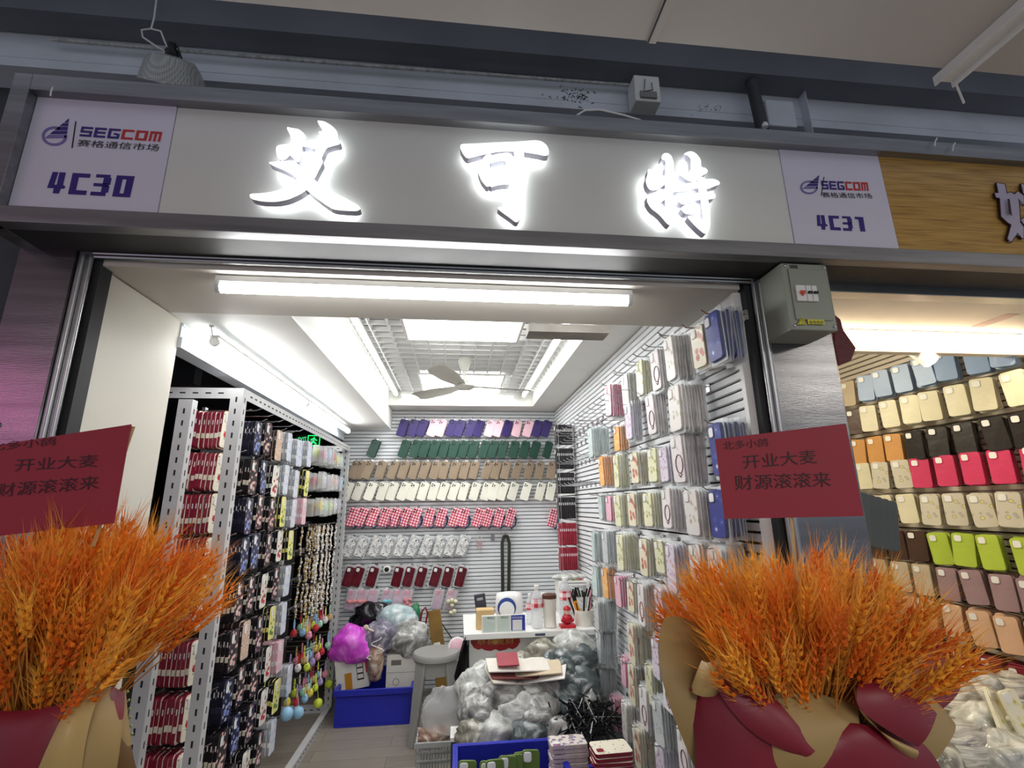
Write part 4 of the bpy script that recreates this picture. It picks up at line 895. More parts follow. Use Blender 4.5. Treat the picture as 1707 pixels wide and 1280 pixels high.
# the counter
CY0, CY1, CX0, CX1, CZ = 2.97, 3.49, .042, .80, .752
ct = thing('shop_counter', 'white cashier counter standing against the right wall', 'counter', ((CX0+CX1)/2, (CY0+CY1)/2, 0))
cw = mat('white_laminate', (238, 238, 234), .35, var=.015)
MB().box(CX0, CX1, CY0, CY1, CZ-.03, CZ).build('worktop', cw, ct, bevel=.002)
MB().box(CX0+.02, CX0+.04, CY0+.03, CY1-.01, 0, CZ-.03).build('side_panel', cw, ct); MB().box(CX1-.03, CX1-.01, CY0+.03, CY1-.01, 0, CZ-.03).build('side_panel', cw, ct)
MB().box(CX0+.04, CX1-.03, CY0+.05, CY0+.065, 0, CZ-.03).build('front_panel', cw, ct)
dc = MB(); Yd = CY0+.046
A = [(784, 1061), (866, 1060), (867, 1070), (862, 1078), (855, 1082), (848, 1080), (842, 1083), (833, 1085), (826, 1082), (818, 1085), (809, 1084), (803, 1081), (797, 1083), (790, 1080), (785, 1072)]
dc.prism([at(x, y, Y=Yd) for x, y in A][::-1], (0, .002, 0), 0)
text_px(dc, '恭喜发财', (795, 1075), (857, 1073), (795, 1064), Yd-.002, 1); dc.ball(at(826, 1070, Y=Yd), .016, 1, 6, (1, .12, .9))
tag(dc.build('festive_decal', [mat('deep_red_decal', (158, 34, 40), .5), mat('gold_foil_print', (206, 160, 84), .4)]), 'red scalloped new year decal with gold print on the counter front', 'decal')
pl = at(900, 1054, Y=CY0); MB().box(pl.x-.028, pl.x+.03, CY0-.0015, CY0-.0002, CZ-.022, CZ-.010).build('edge_label', mat('slate_label', (72, 78, 104), .5), ct)
def onc(px, Y): return Vector((rx(px, 1045)*Y, Y, CZ))
# payment stand (its square codes are left out)
pm = thing('payment_stand', 'white acrylic stand with two blank squares and a blue header panel', 'sign stand', onc(838, 3.0))
T0, T1, T2 = at(803, 1058, Y=2.99), at(876, 1055, Y=2.99), at(805, 1026, Y=2.99); x0, x1, zt_ = T0.x, T1.x, T2.z
MB().box(x0, x1, 2.985, 2.995, CZ, zt_).build('board', whitep, pm, bevel=.001)
mintp = mat('pale_green_print', (206, 222, 210), .5); bluep = mat('cobalt_print', (40, 60, 168), .4); wd_ = x1-x0; hh = zt_-CZ
p_ = MB(); p_.box(x0+wd_*.03, x0+wd_*.31, 2.9838, 2.9848, CZ+hh*.05, CZ+hh*.95, 0).box(x0+wd_*.35, x0+wd_*.63, 2.9838, 2.9848, CZ+hh*.05, CZ+hh*.95, 0).box(x0+wd_*.67, x1-.003, 2.9838, 2.9848, CZ+hh*.08, CZ+hh*.97, 1).box(x0+wd_*.70, x0+wd_*.92, 2.9828, 2.9836, CZ+hh*.10, CZ+hh*.70, 2)
text_px(p_, '微信支付', (812, 1032), (824, 1032), (812, 1028), 2.982, 3); text_px(p_, '微信支付', (835, 1031), (847, 1031), (835, 1027), 2.982, 3); text_px(p_, '扫码付款', (853, 1031.5), (871, 1031), (853, 1027.5), 2.982, 2)
p_.build('printed_panels', [mintp, bluep, whitep, blackm], pm, smooth=0); MB().box(x0+.01, x1-.01, 2.995, 3.04, CZ, CZ+.004).build('foot', whitep, pm)
# things on the counter
q = onc(806, 3.12); b = MB(); b.prism([(q.x-.045, 3.06, CZ), (q.x+.06, 3.06, CZ), (q.x+.06, 3.14, CZ), (q.x-.045, 3.14, CZ)], (0, 0, .105)); tag(b.build('paper_bag', mat('kraft_paper_bag', (206, 176, 124), .8, bump=.3, bscale=20), bevel=.004), 'small open kraft paper bag on the left end of the counter', 'bag')
pcr = onc(805, 3.22); cr_o = thing('card_reader', 'dark grey card reader leaning up behind the paper bag', 'card reader', (pcr.x, 3.2, CZ)); a, b_ = at(796, 990, Y=3.2), at(815, 1010, Y=3.2)
Mt = Matrix.Translation((a.x+.035, 3.2, CZ)) @ Matrix.Rotation(R(-8), 4, 'Y'); MB().box(-.034, .034, 0, .02, 0, a.z-CZ, 0, Mt).build('body', mat('slate_plastic', (62, 64, 76), .4), cr_o, bevel=.004)
MB().box(-.018, .018, -.0012, -.0002, a.z-CZ-.035, a.z-CZ-.02, 0, Mt).build('screen_mark', mat('pale_print', (170, 172, 180), .4), cr_o)
pw = thing('cushion', 'white square cushion with a blue rounded pocket behind the payment stand', 'cushion', (rx(852, 1005)*3.18, 3.18, CZ))
a = at(826, 986, Y=3.18); b_ = at(872, 1030, Y=3.18); cx, hw_ = (a.x+b_.x)/2, (b_.x-a.x)/2; zt_ = a.z
P = []
for i in range(11):
    row = []
    for j in range(11):
        u, v = i/5-1, j/5-1; th = .045*(1-u**4)*(1-v**4); row.append((cx+u*hw_*(1-.08*v*v), 3.18-th, CZ+.02+(v+1)/2*(zt_-CZ-.02)*(1-.06*u*u)))
    P.append(row)
Pb = [[(x, 3.36-y, z) for x, y, z in r_][::-1] for r_ in P]
b = MB(); b.grid([r_[::-1] for r_ in P]); b.grid([[(x, 2*3.18-y, z) for x, y, z in r_] for r_ in P]); b.build('pad', mat('white_plush', (238, 238, 236), .9, bump=.3, bscale=150), pw)
b = MB(); b.lathe([(.056, 0), (.056, .006), (.048, .012)], 24, 0, Matrix.Translation((cx-.02, 3.135, CZ+.10)) @ Matrix.Rotation(R(90), 4, 'X')); b.build('round_patch', mat('blue_plush', (52, 74, 140), .9, bump=.3, bscale=150), pw)
b = MB(); b.lathe([(.046, 0), (.045, .006), (.03, .010)], 24, 0, Matrix.Translation((cx-.02, 3.124, CZ+.09)) @ Matrix.Rotation(R(90), 4, 'X')); b.build('round_patch', MATS['white_plush'], pw)
clearp = mat('clear_bottle_plastic', (236, 240, 242), .08, var=0, alpha=.42); lab_m = plaid('red_white_label', ((240, 236, 236), (226, 170, 176), (190, 40, 54)), 22)
def bottle(px, Y, h_, label):
    p = onc(px, Y); t = thing('water_bottle', label, 'bottle', p); T = Matrix.Translation(p); k = h_/.21
    MB().lathe([(.024, 0), (.031, .006), (.031, .03), (.028, .04), (.031, .05), (.028, .06), (.031, .07), (.029, .09), (.031, .10), (.031, .145), (.022, .17), (.012, .185), (.012, .195)], 16, 0, T @ Matrix.Scale(k, 4)).build('bottle_body', clearp, t)
    MB().lathe([(.0318, .10), (.0318, .145)], 16, 0, T @ Matrix.Scale(k, 4), cap=False).build('bottle_label', lab_m, t); MB().lathe([(.0145, .19), (.0145, .208), (.012, .21)], 14, 0, T @ Matrix.Scale(k, 4)).build('bottle_cap', whitep, t)
bottle(896, 3.05, .235, 'clear water bottle with red label left of the cream tumbler'); bottle(944, 3.22, .25, 'clear water bottle with red label behind the red figurine'); bottle(884, 3.16, .17, 'small clear water bottle behind the payment stand corner')
p = onc(917, 3.06); tb = thing('tumbler', 'cream tumbler with a brown lid in the middle of the counter', 'tumbler', p); T = Matrix.Translation(p)
MB().lathe([(.030, 0), (.036, .004), (.037, .08), (.041, .09), (.042, .16)], 20, 0, T).build('cup', mat('cream_enamel_cup', (236, 232, 220), .35), tb); MB().lathe([(.043, .158), (.043, .178), (.036, .182)], 20, 0, T).build('lid', mat('brown_lid', (92, 52, 40), .4), tb)
p = onc(946, 3.04); fg = thing('figurine', 'small red seated figurine on a red block near the pen cup', 'figurine', p); fr_ = mat('red_lacquer', (190, 28, 44), .35)
MB().box(p.x-.045, p.x+.045, 3.01, 3.07, CZ, CZ+.018).build('base', fr_, fg, bevel=.003); b = MB(); b.ball((p.x, 3.04, CZ+.045), .03, 0, 8, (1.1, .9, 1)); b.ball((p.x-.028, 3.03, CZ+.04), .012, 0, 6).ball((p.x+.028, 3.03, CZ+.04), .012, 0, 6); b.build('body', fr_, fg)
MB().ball((p.x, 3.035, CZ+.085), .019, 0, 8).build('head', mat('pale_resin', (232, 200, 180), .5), fg); MB().lathe([(.024, 0), (.02, .012), (.006, .022)], 14, 0, Matrix.Translation((p.x, 3.038, CZ+.095))).build('hat', fr_, fg)
p = onc(974, 3.08); pc = thing('pen_cup', 'round cream pen cup at the right end of the counter', 'cup', p); T = Matrix.Translation(p)
MB().lathe([(.052, 0), (.055, .004), (.056, .085), (.052, .085), (.050, .01)], 26, 0, T, cap=True).build('cup_wall', MATS['cream_enamel_cup'], pc)
kn = thing('utility_knife', 'orange and black utility knife standing in the pen cup', 'knife', p+Vector((-.025, 0, .02))); Mk = Matrix.Translation(p+Vector((-.02, -.01, .02))) @ Matrix.Rotation(R(-16), 4, 'Y')
MB().box(-.013, .013, -.006, .006, 0, .125, 0, Mk).build('handle', mat('orange_plastic', (244, 160, 30), .4), kn, bevel=.002); MB().box(-.010, .012, -.007, .007, .122, .155, 0, Mk).build('slider_cap', blackm, kn); MB().box(-.003, .004, -.0075, -.006, .07, .11, 0, Mk).build('slider_slot', blackm, kn)
for i, (dx, a_, h_, mm, w1) in enumerate([(0, 4, .17, blackm, 'black pen in the middle of the pen cup'), (.02, 12, .16, blackm, 'black marker leaning right in the pen cup'), (.03, 8, .18, mat('pink_pen', (226, 150, 170), .4), 'pink and white pen at the right of the pen cup'), (-.035, -20, .15, blackm, 'black pen leaning left behind the orange knife')]):
    M = Matrix.Translation(p+Vector((dx, .01, .012))) @ Matrix.Rotation(R(a_), 4, 'Y'); tag(MB().tube([M @ Vector((0, 0, 0)), M @ Vector((0, 0, h_))], .006, 8).build('pen', mm), w1, 'pen')
# small white shelf unit at the back of the counter with jars, black tools and a parcel on it
sh = thing('small_shelf', 'small white wooden shelf unit at the back right of the counter', 'shelf', (rx(955, 1000)*3.40, 3.40, CZ)); sx0, sx1 = rx(929, 1000)*3.4, rx(980, 1000)*3.4; szt = H+rz(950, 966)*3.4
for x in (sx0, sx1-.02): MB().box(x, x+.02, 3.34, 3.46, CZ, szt-.012).build('side_board', cw, sh)
for z in (CZ+.10, CZ+.18, szt-.012): MB().box(sx0+(0 if z == szt-.012 else .02), sx1-(0 if z == szt-.012 else .02), 3.34, 3.46, z, z+.012).build('shelf_board', cw, sh)
for i in range(5): tag(MB().lathe([(.012, 0), (.014, .012), (.010, .026)], 10, 0, Matrix.Translation((sx0+.05+i*.034, 3.37, CZ+.192))).build('trinket', [cm[0], cm[3], cm[7], cm[4], cm[3]][i]), f'tiny trinket, {ORD[i]} from left on the small white shelf unit', 'trinket')
b = MB(); 
for i in range(9): q = Vector((sx0+.06+i*.016, 3.33, CZ+.112)); b.tube([q, q+Vector((.02*math.sin(i), -.01, .04+.01*(i % 3)))], .006, 5)
tag(b.build('tool_bundle', blackm), 'bundle of black tools and cables in the small white shelf unit', 'tools', kind='stuff')
blob('parcel', 'flat pale wrapped parcel lying on top of the small shelf unit', 'parcel', ((sx0+sx1)/2-.02, 3.40, szt+.018), .12, .05, .022, wr[1], 3, .15)
p = onc(908, 3.32); b = MB()
for i in range(9): b.lathe([(.034, i*.016), (.037, i*.016+.012), (.034, i*.016+.015)], 16, 0, Matrix.Translation(p))
tag(b.build('cup_stack', mat('translucent_white_cups', (230, 228, 222), .3, var=.1, scale=40)), 'tall stack of white plastic cups behind the cream tumbler', 'cups')
# black jacket on the counter side, pink mirror, board
b = MB(); P = []
for i, (x, y) in enumerate([(775, 1060), (768, 1085), (762, 1110), (757, 1130), (770, 1165)]):
    r_ = []
    for j in range(7): q = at(x+(782-x)*j/6, y+j*1.5, Y=CY0+.02-.03*math.sin(j*1.3+i)-.01*i); r_.append(q)
    P.append(r_)
b.grid(P); b.grid([[q+Vector((0, .03, 0)) for q in r_][::-1] for r_ in P]); tag(b.build('black_jacket', mat('black_cloth', (22, 22, 25), .8, bump=.4, bscale=30)), 'black jacket hanging down at the left side of the counter', 'jacket')
mi_ = thing('hand_mirror', 'round pink hand mirror beside the stool and the counter', 'mirror', at(762, 1078, Y=3.7)); T = Matrix.Translation(at(762, 1078, Y=3.7)) @ Matrix.Rotation(R(75), 4, 'X')
MB().lathe([(.055, 0), (.062, .006), (.055, .012)], 28, 0, T).build('frame', whitep, mi_); MB().lathe([(.05, .0125), (.048, .014)], 28, 0, T).build('glass', mat('pink_disc', (236, 190, 204), .3), mi_)
# stool
so = thing('stool', 'grey round plastic stool left of the counter', 'stool', (-.13, 3.64, 0)); sm_ = mat('grey_moulded_plastic', (150, 150, 146), .38, var=.03); T = Matrix.Translation((-.13, 3.64, 0))
MB().lathe([(.14, .455), (.158, .465), (.158, .492), (.15, .502), (.02, .504)], 32, 0, T).build('seat', sm_, so)
for k in range(4):
    a_ = R(45+90*k); c_, s_ = math.cos(a_), math.sin(a_); n_ = Vector((-s_, c_, 0)); b = MB(); top, bot = Vector((-.13+c_*.125, 3.64+s_*.125, .46)), Vector((-.13+c_*.185, 3.64+s_*.185, 0)); o_ = Vector((c_, s_, 0))
    for A_, wA, B_, wB in ((top, .045, bot, .026),):
        b.add([A_-n_*wA-o_*.0, A_+n_*wA, A_+n_*wA+o_*.02, A_-n_*wA+o_*.02, B_-n_*wB, B_+n_*wB, B_+n_*wB+o_*.02, B_-n_*wB+o_*.02], [(0, 1, 2, 3), (7, 6, 5, 4), (0, 4, 5, 1), (1, 5, 6, 2), (2, 6, 7, 3), (3, 7, 4, 0)])
    b.build('leg', sm_, so, bevel=.004)
MB().lathe([(.150, .19), (.156, .19), (.152, .225), (.146, .225)], 32, 0, T, cap=False).build('brace_ring', sm_, so); MB().lathe([(.138, .38), (.142, .46), (.134, .46)], 32, 0, T, cap=False).build('apron', sm_, so)
# blue crates
bl = mat('royal_blue_crate', (34, 42, 168), .4, var=.03)
def crate(x0, x1, y0, y1, h_, label):
    c = thing('plastic_crate', label, 'crate', ((x0+x1)/2, (y0+y1)/2, 0)); b = MB(); t = .008
    b.box(x0, x1, y0, y0+t, 0, h_).box(x0, x1, y1-t, y1, 0, h_).box(x0, x0+t, y0+t, y1-t, 0, h_).box(x1-t, x1, y0+t, y1-t, 0, h_).box(x0+t, x1-t, y0+t, y1-t, 0, .01); b.build('crate_body', bl, c)
    r_ = MB(); k = .014
    r_.box(x0-k, x1+k, y0-k, y0, h_-.035, h_+.002).box(x0-k, x1+k, y1, y1+k, h_-.035, h_+.002).box(x0-k, x0, y0, y1, h_-.035, h_+.002).box(x1, x1+k, y0, y1, h_-.035, h_+.002); r_.build('rim', bl, c, bevel=.002)
    MB().box(x0+.01, x1-.01, y0-.006, y0-.0005, .0, .014).box(x0+.01, x1-.01, y0-.004, y0-.0005, h_-.055, h_-.045).build('ridges', bl, c); return c
a, b_ = at(556, 1210, Y=3.85), at(684, 1207, Y=3.85); crate(a.x, b_.x, 3.85, 4.34, .225, 'blue plastic crate on the floor in the back left corner')
a, b_ = at(760, 1240, Y=2.42), at(926, 1236, Y=2.42); crate(a.x, b_.x, 2.02, 2.42, .445, 'blue plastic crate at the bottom edge holding green phone cases')
a = at(985, 1268, Y=2.40); crate(b_.x+.05, a.x+.03, 2.05, 2.36, .36, 'blue crate corner right of the patterned case pile')
# back left corner: boxes, bags and packs in the crate
def carton(px0, py0, px1, py1, Y, d, label, rot=0, flapcol=(226, 222, 212)):
    a, b_ = at(px0, py0, Y=Y), at(px1, py1, Y=Y); c = Vector(((a.x+b_.x)/2, Y+d/2, b_.z)); t = thing('cardboard_box', label, 'box', c); M = Matrix.Translation(c) @ Matrix.Rotation(R(rot), 4, 'Y'); w2, h_ = (b_.x-a.x)/2, a.z-b_.z
    MB().box(-w2, w2, -d/2, d/2, 0, h_, 0, M).build('box_body', mat('white_card_%d' % flapcol[2], flapcol, .7, var=.03), t, bevel=.002); return t, M, w2, h_
t, M, w2, h_ = carton(566, 1082, 616, 1148, 3.98, .2, 'white printed cardboard box leaning in the back left crate', -9)
MB().box(-w2*.45, -w2*.02, -.1015, -.1002, h_*.02, h_*.42, 0, M).build('orange_print', mat('ochre_print', (206, 140, 40), .6), t); b = MB(); b.box(w2*.30, w2*.72, -.1012, -.1002, h_*.20, h_*.82, 0, M)
for i in range(4): b.box(w2*.34, w2*.68, -.1018, -.1013, h_*(.24+i*.14), h_*(.34+i*.14), 1, M)
b.build('icon_strip', [mat('ink_print', (50, 50, 52), .6), MATS['white_card_212']], t); MB().box(w2*.86, w2*.995, -.1012, -.1002, h_*.35, h_*.9, 0, M).build('red_print', redv, t)
t, M, w2, h_ = carton(645, 1092, 704, 1152, 3.97, .24, 'grey white cardboard box beside the stool in the back left crate', 0, (218, 214, 204))
b = MB(); b.box(-w2*.75, -w2*.2, -.1212, -.1202, h_*.72, h_*.86, 0, M).box(w2*.5, w2*.8, -.1212, -.1202, h_*.78, h_*.9, 0, M); b.box(-w2*.95, w2*.95, -.1208, -.1202, h_*.52, h_*.53, 0, M).tube([M @ Vector((-w2*.45+.022*math.cos(a_*.7), -.1205, h_*.28+.022*math.sin(a_*.7))) for a_ in range(9)], .002, 5, 0, closed=True)
b.build('box_print', mat('grey_ink_print', (110, 106, 100), .6), t)
blob('plastic_bag', 'magenta plastic bag on the leaning printed box', 'bag', at(590, 1072, Y=4.02)-Vector((0, 0, .02)), .165, .10, .14, wrap_mat('magenta_bag_film', (190, 50, 190), (226, 90, 224), (246, 160, 244), 9), 5, .3, 18)
blob('plastic_bag', 'black plastic bag behind the pile in the back left corner', 'bag', at(618, 1030, Y=4.20), .15, .08, .10, wrap_mat('black_bag_film', (12, 12, 14), (24, 24, 28), (70, 70, 76), 9), 6, .35, 18)
blob('plastic_bag', 'clear bag with pale blue goods at the top of the corner pile', 'bag', at(662, 1028, Y=4.12), .15, .09, .08, wrap_mat('pale_blue_wrap', (150, 176, 182), (196, 214, 216), (236, 242, 242)), 7, .25, 18)
blob('plastic_bag', 'grey violet bag with cords in the middle of the corner pile', 'bag', at(635, 1062, Y=4.02), .12, .10, .12, wrap_mat('grey_violet_wrap', (84, 80, 96), (134, 130, 146), (204, 200, 210)), 8, .25, 18)
blob('plastic_bag', 'big clear crinkled bag resting on the grey white cardboard box', 'bag', at(682, 1068, Y=4.04), .17, .11, .13, wr[0], 9, .22, 20)
blob('plastic_bag', 'small clear bag wedged between the two boxes in the crate', 'bag', at(627, 1105, Y=3.96), .055, .06, .15, wrap_mat('brown_mixed_wrap', (110, 70, 60), (176, 150, 130), (226, 214, 204)), 10, .3, 14)
b = MB(); q = at(628, 1075, Y=3.90); b.tube([q+Vector((.03*math.cos(i*.8)*(1+i*.1), -.01*math.sin(i), .05-.011*i)) for i in range(14)], .0035, 6); tag(b.build('white_cord', whitep), 'loose white cord looping down over the corner pile', 'cord')
tag(MB().ball(at(610, 1046, Y=3.96), .02, 0, 8).tube([at(610, 1046, Y=3.96), at(622, 1052, Y=3.95), at(632, 1049, Y=3.95)], .008, 6).build('plush_toy', mat('beige_plush', (216, 196, 176), .9)), 'small beige plush toy between the magenta and blue bags', 'toy')
b = MB(); b.tube([at(700, 1040, Y=4.15), at(703, 1020, Y=4.15), at(709, 1012, Y=4.15), at(713, 1022, Y=4.15), at(709, 1042, Y=4.15)], .008, 6); tag(b.build('red_strap', mat('dark_red_strap', (134, 26, 40), .6)), 'curved dark red strap rising behind the corner pile', 'strap')
tag(blob('green_toy', None, None, at(692, 1024, Y=4.2), .045, .03, .08, mat('green_toy_plastic', (44, 120, 80), .5), 12, .3, 10), 'green toy standing behind the corner pile next to the red strap', 'toy')
a = at(731, 1028, Y=4.2); wb = thing('wooden_board', 'brown board with a paper label leaning on the back wall by the stool', 'board', at(732, 1090, Y=4.2)); M = Matrix.Translation(at(732, 1092, Y=4.15)) @ Matrix.Rotation(R(-9), 4, 'Y') @ Matrix.Rotation(R(-6), 4, 'X')
MB().box(-.05, .05, 0, .02, -.28, .32, 0, M).build('board', mat('ochre_brown_board', (140, 106, 48), .6, var=.12), wb, bevel=.002); MB().box(-.03, .018, -.001, -.0002, -.02, .09, 0, M).build('paper_label', whitep, wb)
tag(MB().tube([at(737, 1040, Y=4.3), at(757, 1070, Y=4.2)], .004, 6).build('thin_rod', blackm), 'thin dark rod leaning between the brown board and the mirror', 'rod')

# heap of wrapped stock in front of the counter
HP = [(812,1150,84,56,2.84,1), (868,1124,70,44,2.84,3), (905,1120,54,50,2.86,2), (842,1166,76,46,2.74,0), (802,1192,60,52,2.72,0), (858,1194,92,48,2.70,1), (918,1162,56,58,2.78,0), (958,1104,64,44,2.84,2), (965,1142,60,42,2.78,2),
      (955,1077,60,34,2.88,1), (940,1132,54,46,2.80,2), (902,1198,76,48,2.68,0), (822,1218,74,36,2.66,1), (884,1222,84,34,2.64,2), (945,1180,64,44,2.72,2), (880,1158,60,40,2.78,1), (835,1140,60,40,2.82,0), (790,1165,40,40,2.80,1), (930,1215,60,34,2.64,0), (905,1090,60,30,2.90,3), (790,1222,50,30,2.66,3), (975,1170,40,50,2.76,1)]
posn = ['top left', 'brown one below the paper stack', 'under the paper stack right end', 'middle left', 'low left edge', 'low middle', 'right of middle', 'dark, upper right', 'dark, right below the upper one', 'pale, highest at the right', 'dark, centre right', 'lower right of middle', 'bottom left', 'bottom middle, dark', 'dark, lower right', 'pale, centre', 'left of centre', 'leftmost, beside the stool', 'bottom right', 'behind the paper stack', 'lowest left corner', 'right edge by the wall']
for i, (px, py, wx, hy, Y, mi) in enumerate(HP):
    c = at(px, py, Y=Y); s = Y/820
    blob('wrapped_pack', cap_w(f'plastic wrapped pack in the heap before the counter, {posn[i]}'), 'wrapped goods', c, wx*.54*s, .09, hy*.68*s, wr[mi], i+20, .24, 18, 'plastic wrapped packs heaped before the counter')
tag(blob('heap_underlay', None, None, ((.16+.85)/2, 2.86, .24), .30, .12, .36, wr[2], 77, .12, 18), 'dark mass of older wrapped stock filling the heap before the counter', 'wrapped goods', kind='stuff')
for i, (px, py, a_, mm, lb, w_) in enumerate([(862, 1100, 3, (232, 226, 214), 'white paper sleeve on top of the heap', .17), (880, 1107, -4, (206, 188, 160), 'beige paper sleeve second from top of the heap', .16), (858, 1112, 6, (130, 70, 66), 'maroon paper sleeve sticking out below the beige one', .15), (895, 1116, -10, (236, 232, 224), 'white paper sleeve pointing right on the heap', .14), (850, 1120, 12, (214, 206, 192), 'cream paper sleeve lowest of the paper stack', .14), (842, 1091, 0, (156, 60, 70), 'dark pink folded paper at the top of the heap', .055)]):
    M = Matrix.Translation(at(px+4, py+9, Y=2.74)) @ Matrix.Rotation(R(a_), 4, 'Y') @ Matrix.Rotation(R(a_*2), 4, 'Z') @ Matrix.Rotation(R(14), 4, 'X'); tag(MB().box(-w_, w_, -.06, .06, 0, .008, 0, M).build('paper_sleeve', mat('paper_%d' % i, mm, .5, var=.05, bump=.4, bscale=14), bevel=.003), lb, 'paper', 'paper sleeves on the heap')
# heap of black and chrome hooks
b = MB(); rh = random.Random(9); c0 = at(975, 1198, Y=2.62)
for i in range(230):
    a_, e_ = rh.uniform(0, 6.28), rh.uniform(-.5, .9); r_ = rh.uniform(0, 1)**.6; q = c0+Vector((math.cos(a_)*r_*.16, math.sin(a_)*r_*.10, rh.uniform(-.10, .10)*(1.1-r_))); d = Vector((rh.uniform(-1, 1), rh.uniform(-1, 1), rh.uniform(-.6, .7))).normalized(); L_ = rh.uniform(.04, .09)
    b.tube([q-d*L_, q+d*L_], .0032 if i % 3 else .0045, 4, 0 if i % 5 else 1)
tag(b.build('hook_heap', [blackm, chrome]), 'tangled heap of black and chrome display hooks at the lower right', 'hooks', kind='stuff')
# basket with clear bag, small box
a, b_ = at(694, 1240, Y=2.95), at(756, 1236, Y=2.95); bk = thing('plastic_basket', 'grey slotted plastic basket on the floor below the stool', 'basket', ((a.x+b_.x)/2, 3.03, 0)); bm_ = mat('grey_basket_plastic', (164, 168, 166), .45); b = MB(); zt_ = a.z
for x in [a.x+(b_.x-a.x)*i/12 for i in range(13)]: b.box(x-.003, x+.003, 2.95, 2.955, 0, zt_).box(x-.003, x+.003, 3.12, 3.125, 0, zt_)
for z in [zt_*i/6 for i in range(7)]: b.box(a.x, b_.x, 2.948, 2.956, z-.004 if z else 0, z+.004).box(a.x, b_.x, 3.118, 3.126, z-.004 if z else 0, z+.004).box(a.x-.004, a.x+.004, 2.95, 3.12, z-.004 if z else 0, z+.004).box(b_.x-.004, b_.x+.004, 2.95, 3.12, z-.004 if z else 0, z+.004)
b.box(a.x, b_.x, 2.95, 3.12, .001, .006); b.build('basket_wall', bm_, bk); MB().box(a.x-.01, b_.x+.01, 2.94, 2.948, zt_-.018, zt_+.004).box(a.x-.01, b_.x+.01, 3.127, 3.135, zt_-.018, zt_+.004).build('basket_rim', bm_, bk)
film = mat('clear_film', (240, 242, 244), .1, var=0, alpha=.30, bump=.8, bscale=18)
blob('clear_bag', 'large empty clear bag standing in front of the stool', 'bag', at(742, 1188, Y=3.02), .12, .06, .13, film, 41, .3, 16)
blob('clear_bag', 'clear bag of brown scraps lying in the grey basket', 'bag', at(722, 1228, Y=3.03), .09, .05, .05, MATS['brown_mixed_wrap'], 42, .3, 12)
a, b_ = at(752, 1224, Y=2.70), at(798, 1238, Y=2.70); t = thing('small_box', 'small green box with a white lid between basket and blue crate', 'box', ((a.x+b_.x)/2, 2.76, 0)); MB().box(a.x, b_.x, 2.70, 2.82, 0, b_.z+.01).build('box_body', mat('dark_green_card', (50, 60, 38), .6), t, bevel=.002); MB().box(a.x-.004, b_.x+.004, 2.695, 2.825, b_.z+.011, b_.z+.03).build('lid', whitep, t, bevel=.002)
# cases standing and lying in and beside the near crate
olive = mat('olive_green_silicone', (98, 122, 50), .45, var=.03)
g0 = proto(make_case('standing_phone_case', 'olive green phone case', 'phone case', olive, hole=whitep, rim=whitep))
for i, (px, py) in enumerate([(778, 1272), (826, 1270), (845, 1264), (858, 1262), (884, 1254), (812, 1273), (872, 1257)]):
    q = at(px, py, Y=2.27+.012*i); put(g0, (q.x, q.y, q.z-.07), (R(-8), R([3, -2, 4, -4, 3, 6, -3][i]), 0), f'olive green phone case in the near blue crate, {ORD[[0, 2, 3, 4, 6, 1, 5][i]]} from left', 'olive green cases in the near blue crate')
blob('crate_filling', 'crumpled white bag filling the near blue crate under the cases', 'bag', (at(850, 1285, Y=2.2).x, 2.22, .17), .19, .13, .14, wr[1], 55, .15, 12)
pat = face_print('multi_pattern_print', (226, 218, 206), [(180, 110, 130), (190, 190, 110), (120, 110, 150)], 42, .4)
f0 = proto(make_case('lying_phone_case', 'patterned clear phone case', 'phone case', pat, hole=whitep, side=mat('pink_grey_edge', (206, 190, 186), .3, var=.1, scale=40), t=.014, w_=.10))
q = at(950, 1247, Y=2.22); za = H+rz(950, 1240)*2.22
for k in range(12): put(f0, (q.x+.002*(k % 3), 2.27+.003*(k % 2), za-.012-.0165*k), (R(-90), R(2), R(90+rh.uniform(-3, 3))), f'patterned clear phone case, {ORD[k]} from the top of the pile by the blue crate', 'patterned cases piled beside the blue crate')
b = MB().box(q.x-.07, q.x+.07, 2.22, 2.32, 0, za-.012-.0165*12); tag(b.build('storage_box', mat('brown_carton', (140, 112, 80), .8)), 'brown carton under the pile of patterned cases', 'box')
l0 = proto(make_case('lying_phone_case', 'red phone case', 'phone case', cream_f, hole=red_c, side=red_c, t=.014, w_=.10))
q = at(1026, 1262, Y=2.10); za = H+rz(1020, 1245)*2.10
for k in range(10): put(l0, (q.x+(.012 if k > 3 else 0), 2.16, za-.03-.0165*k), (R(-90), R(-2), R(90+rh.uniform(-4, 4))), f'red phone case with cream back, {ORD[k]} from the top of the lying pile', 'red cases lying in a pile at the bottom edge')
tag(MB().box(q.x-.08, q.x+.09, 2.10, 2.24, 0, za-.03-.0165*10).build('storage_box', MATS['brown_carton']), 'brown carton under the lying pile of red cases', 'box')

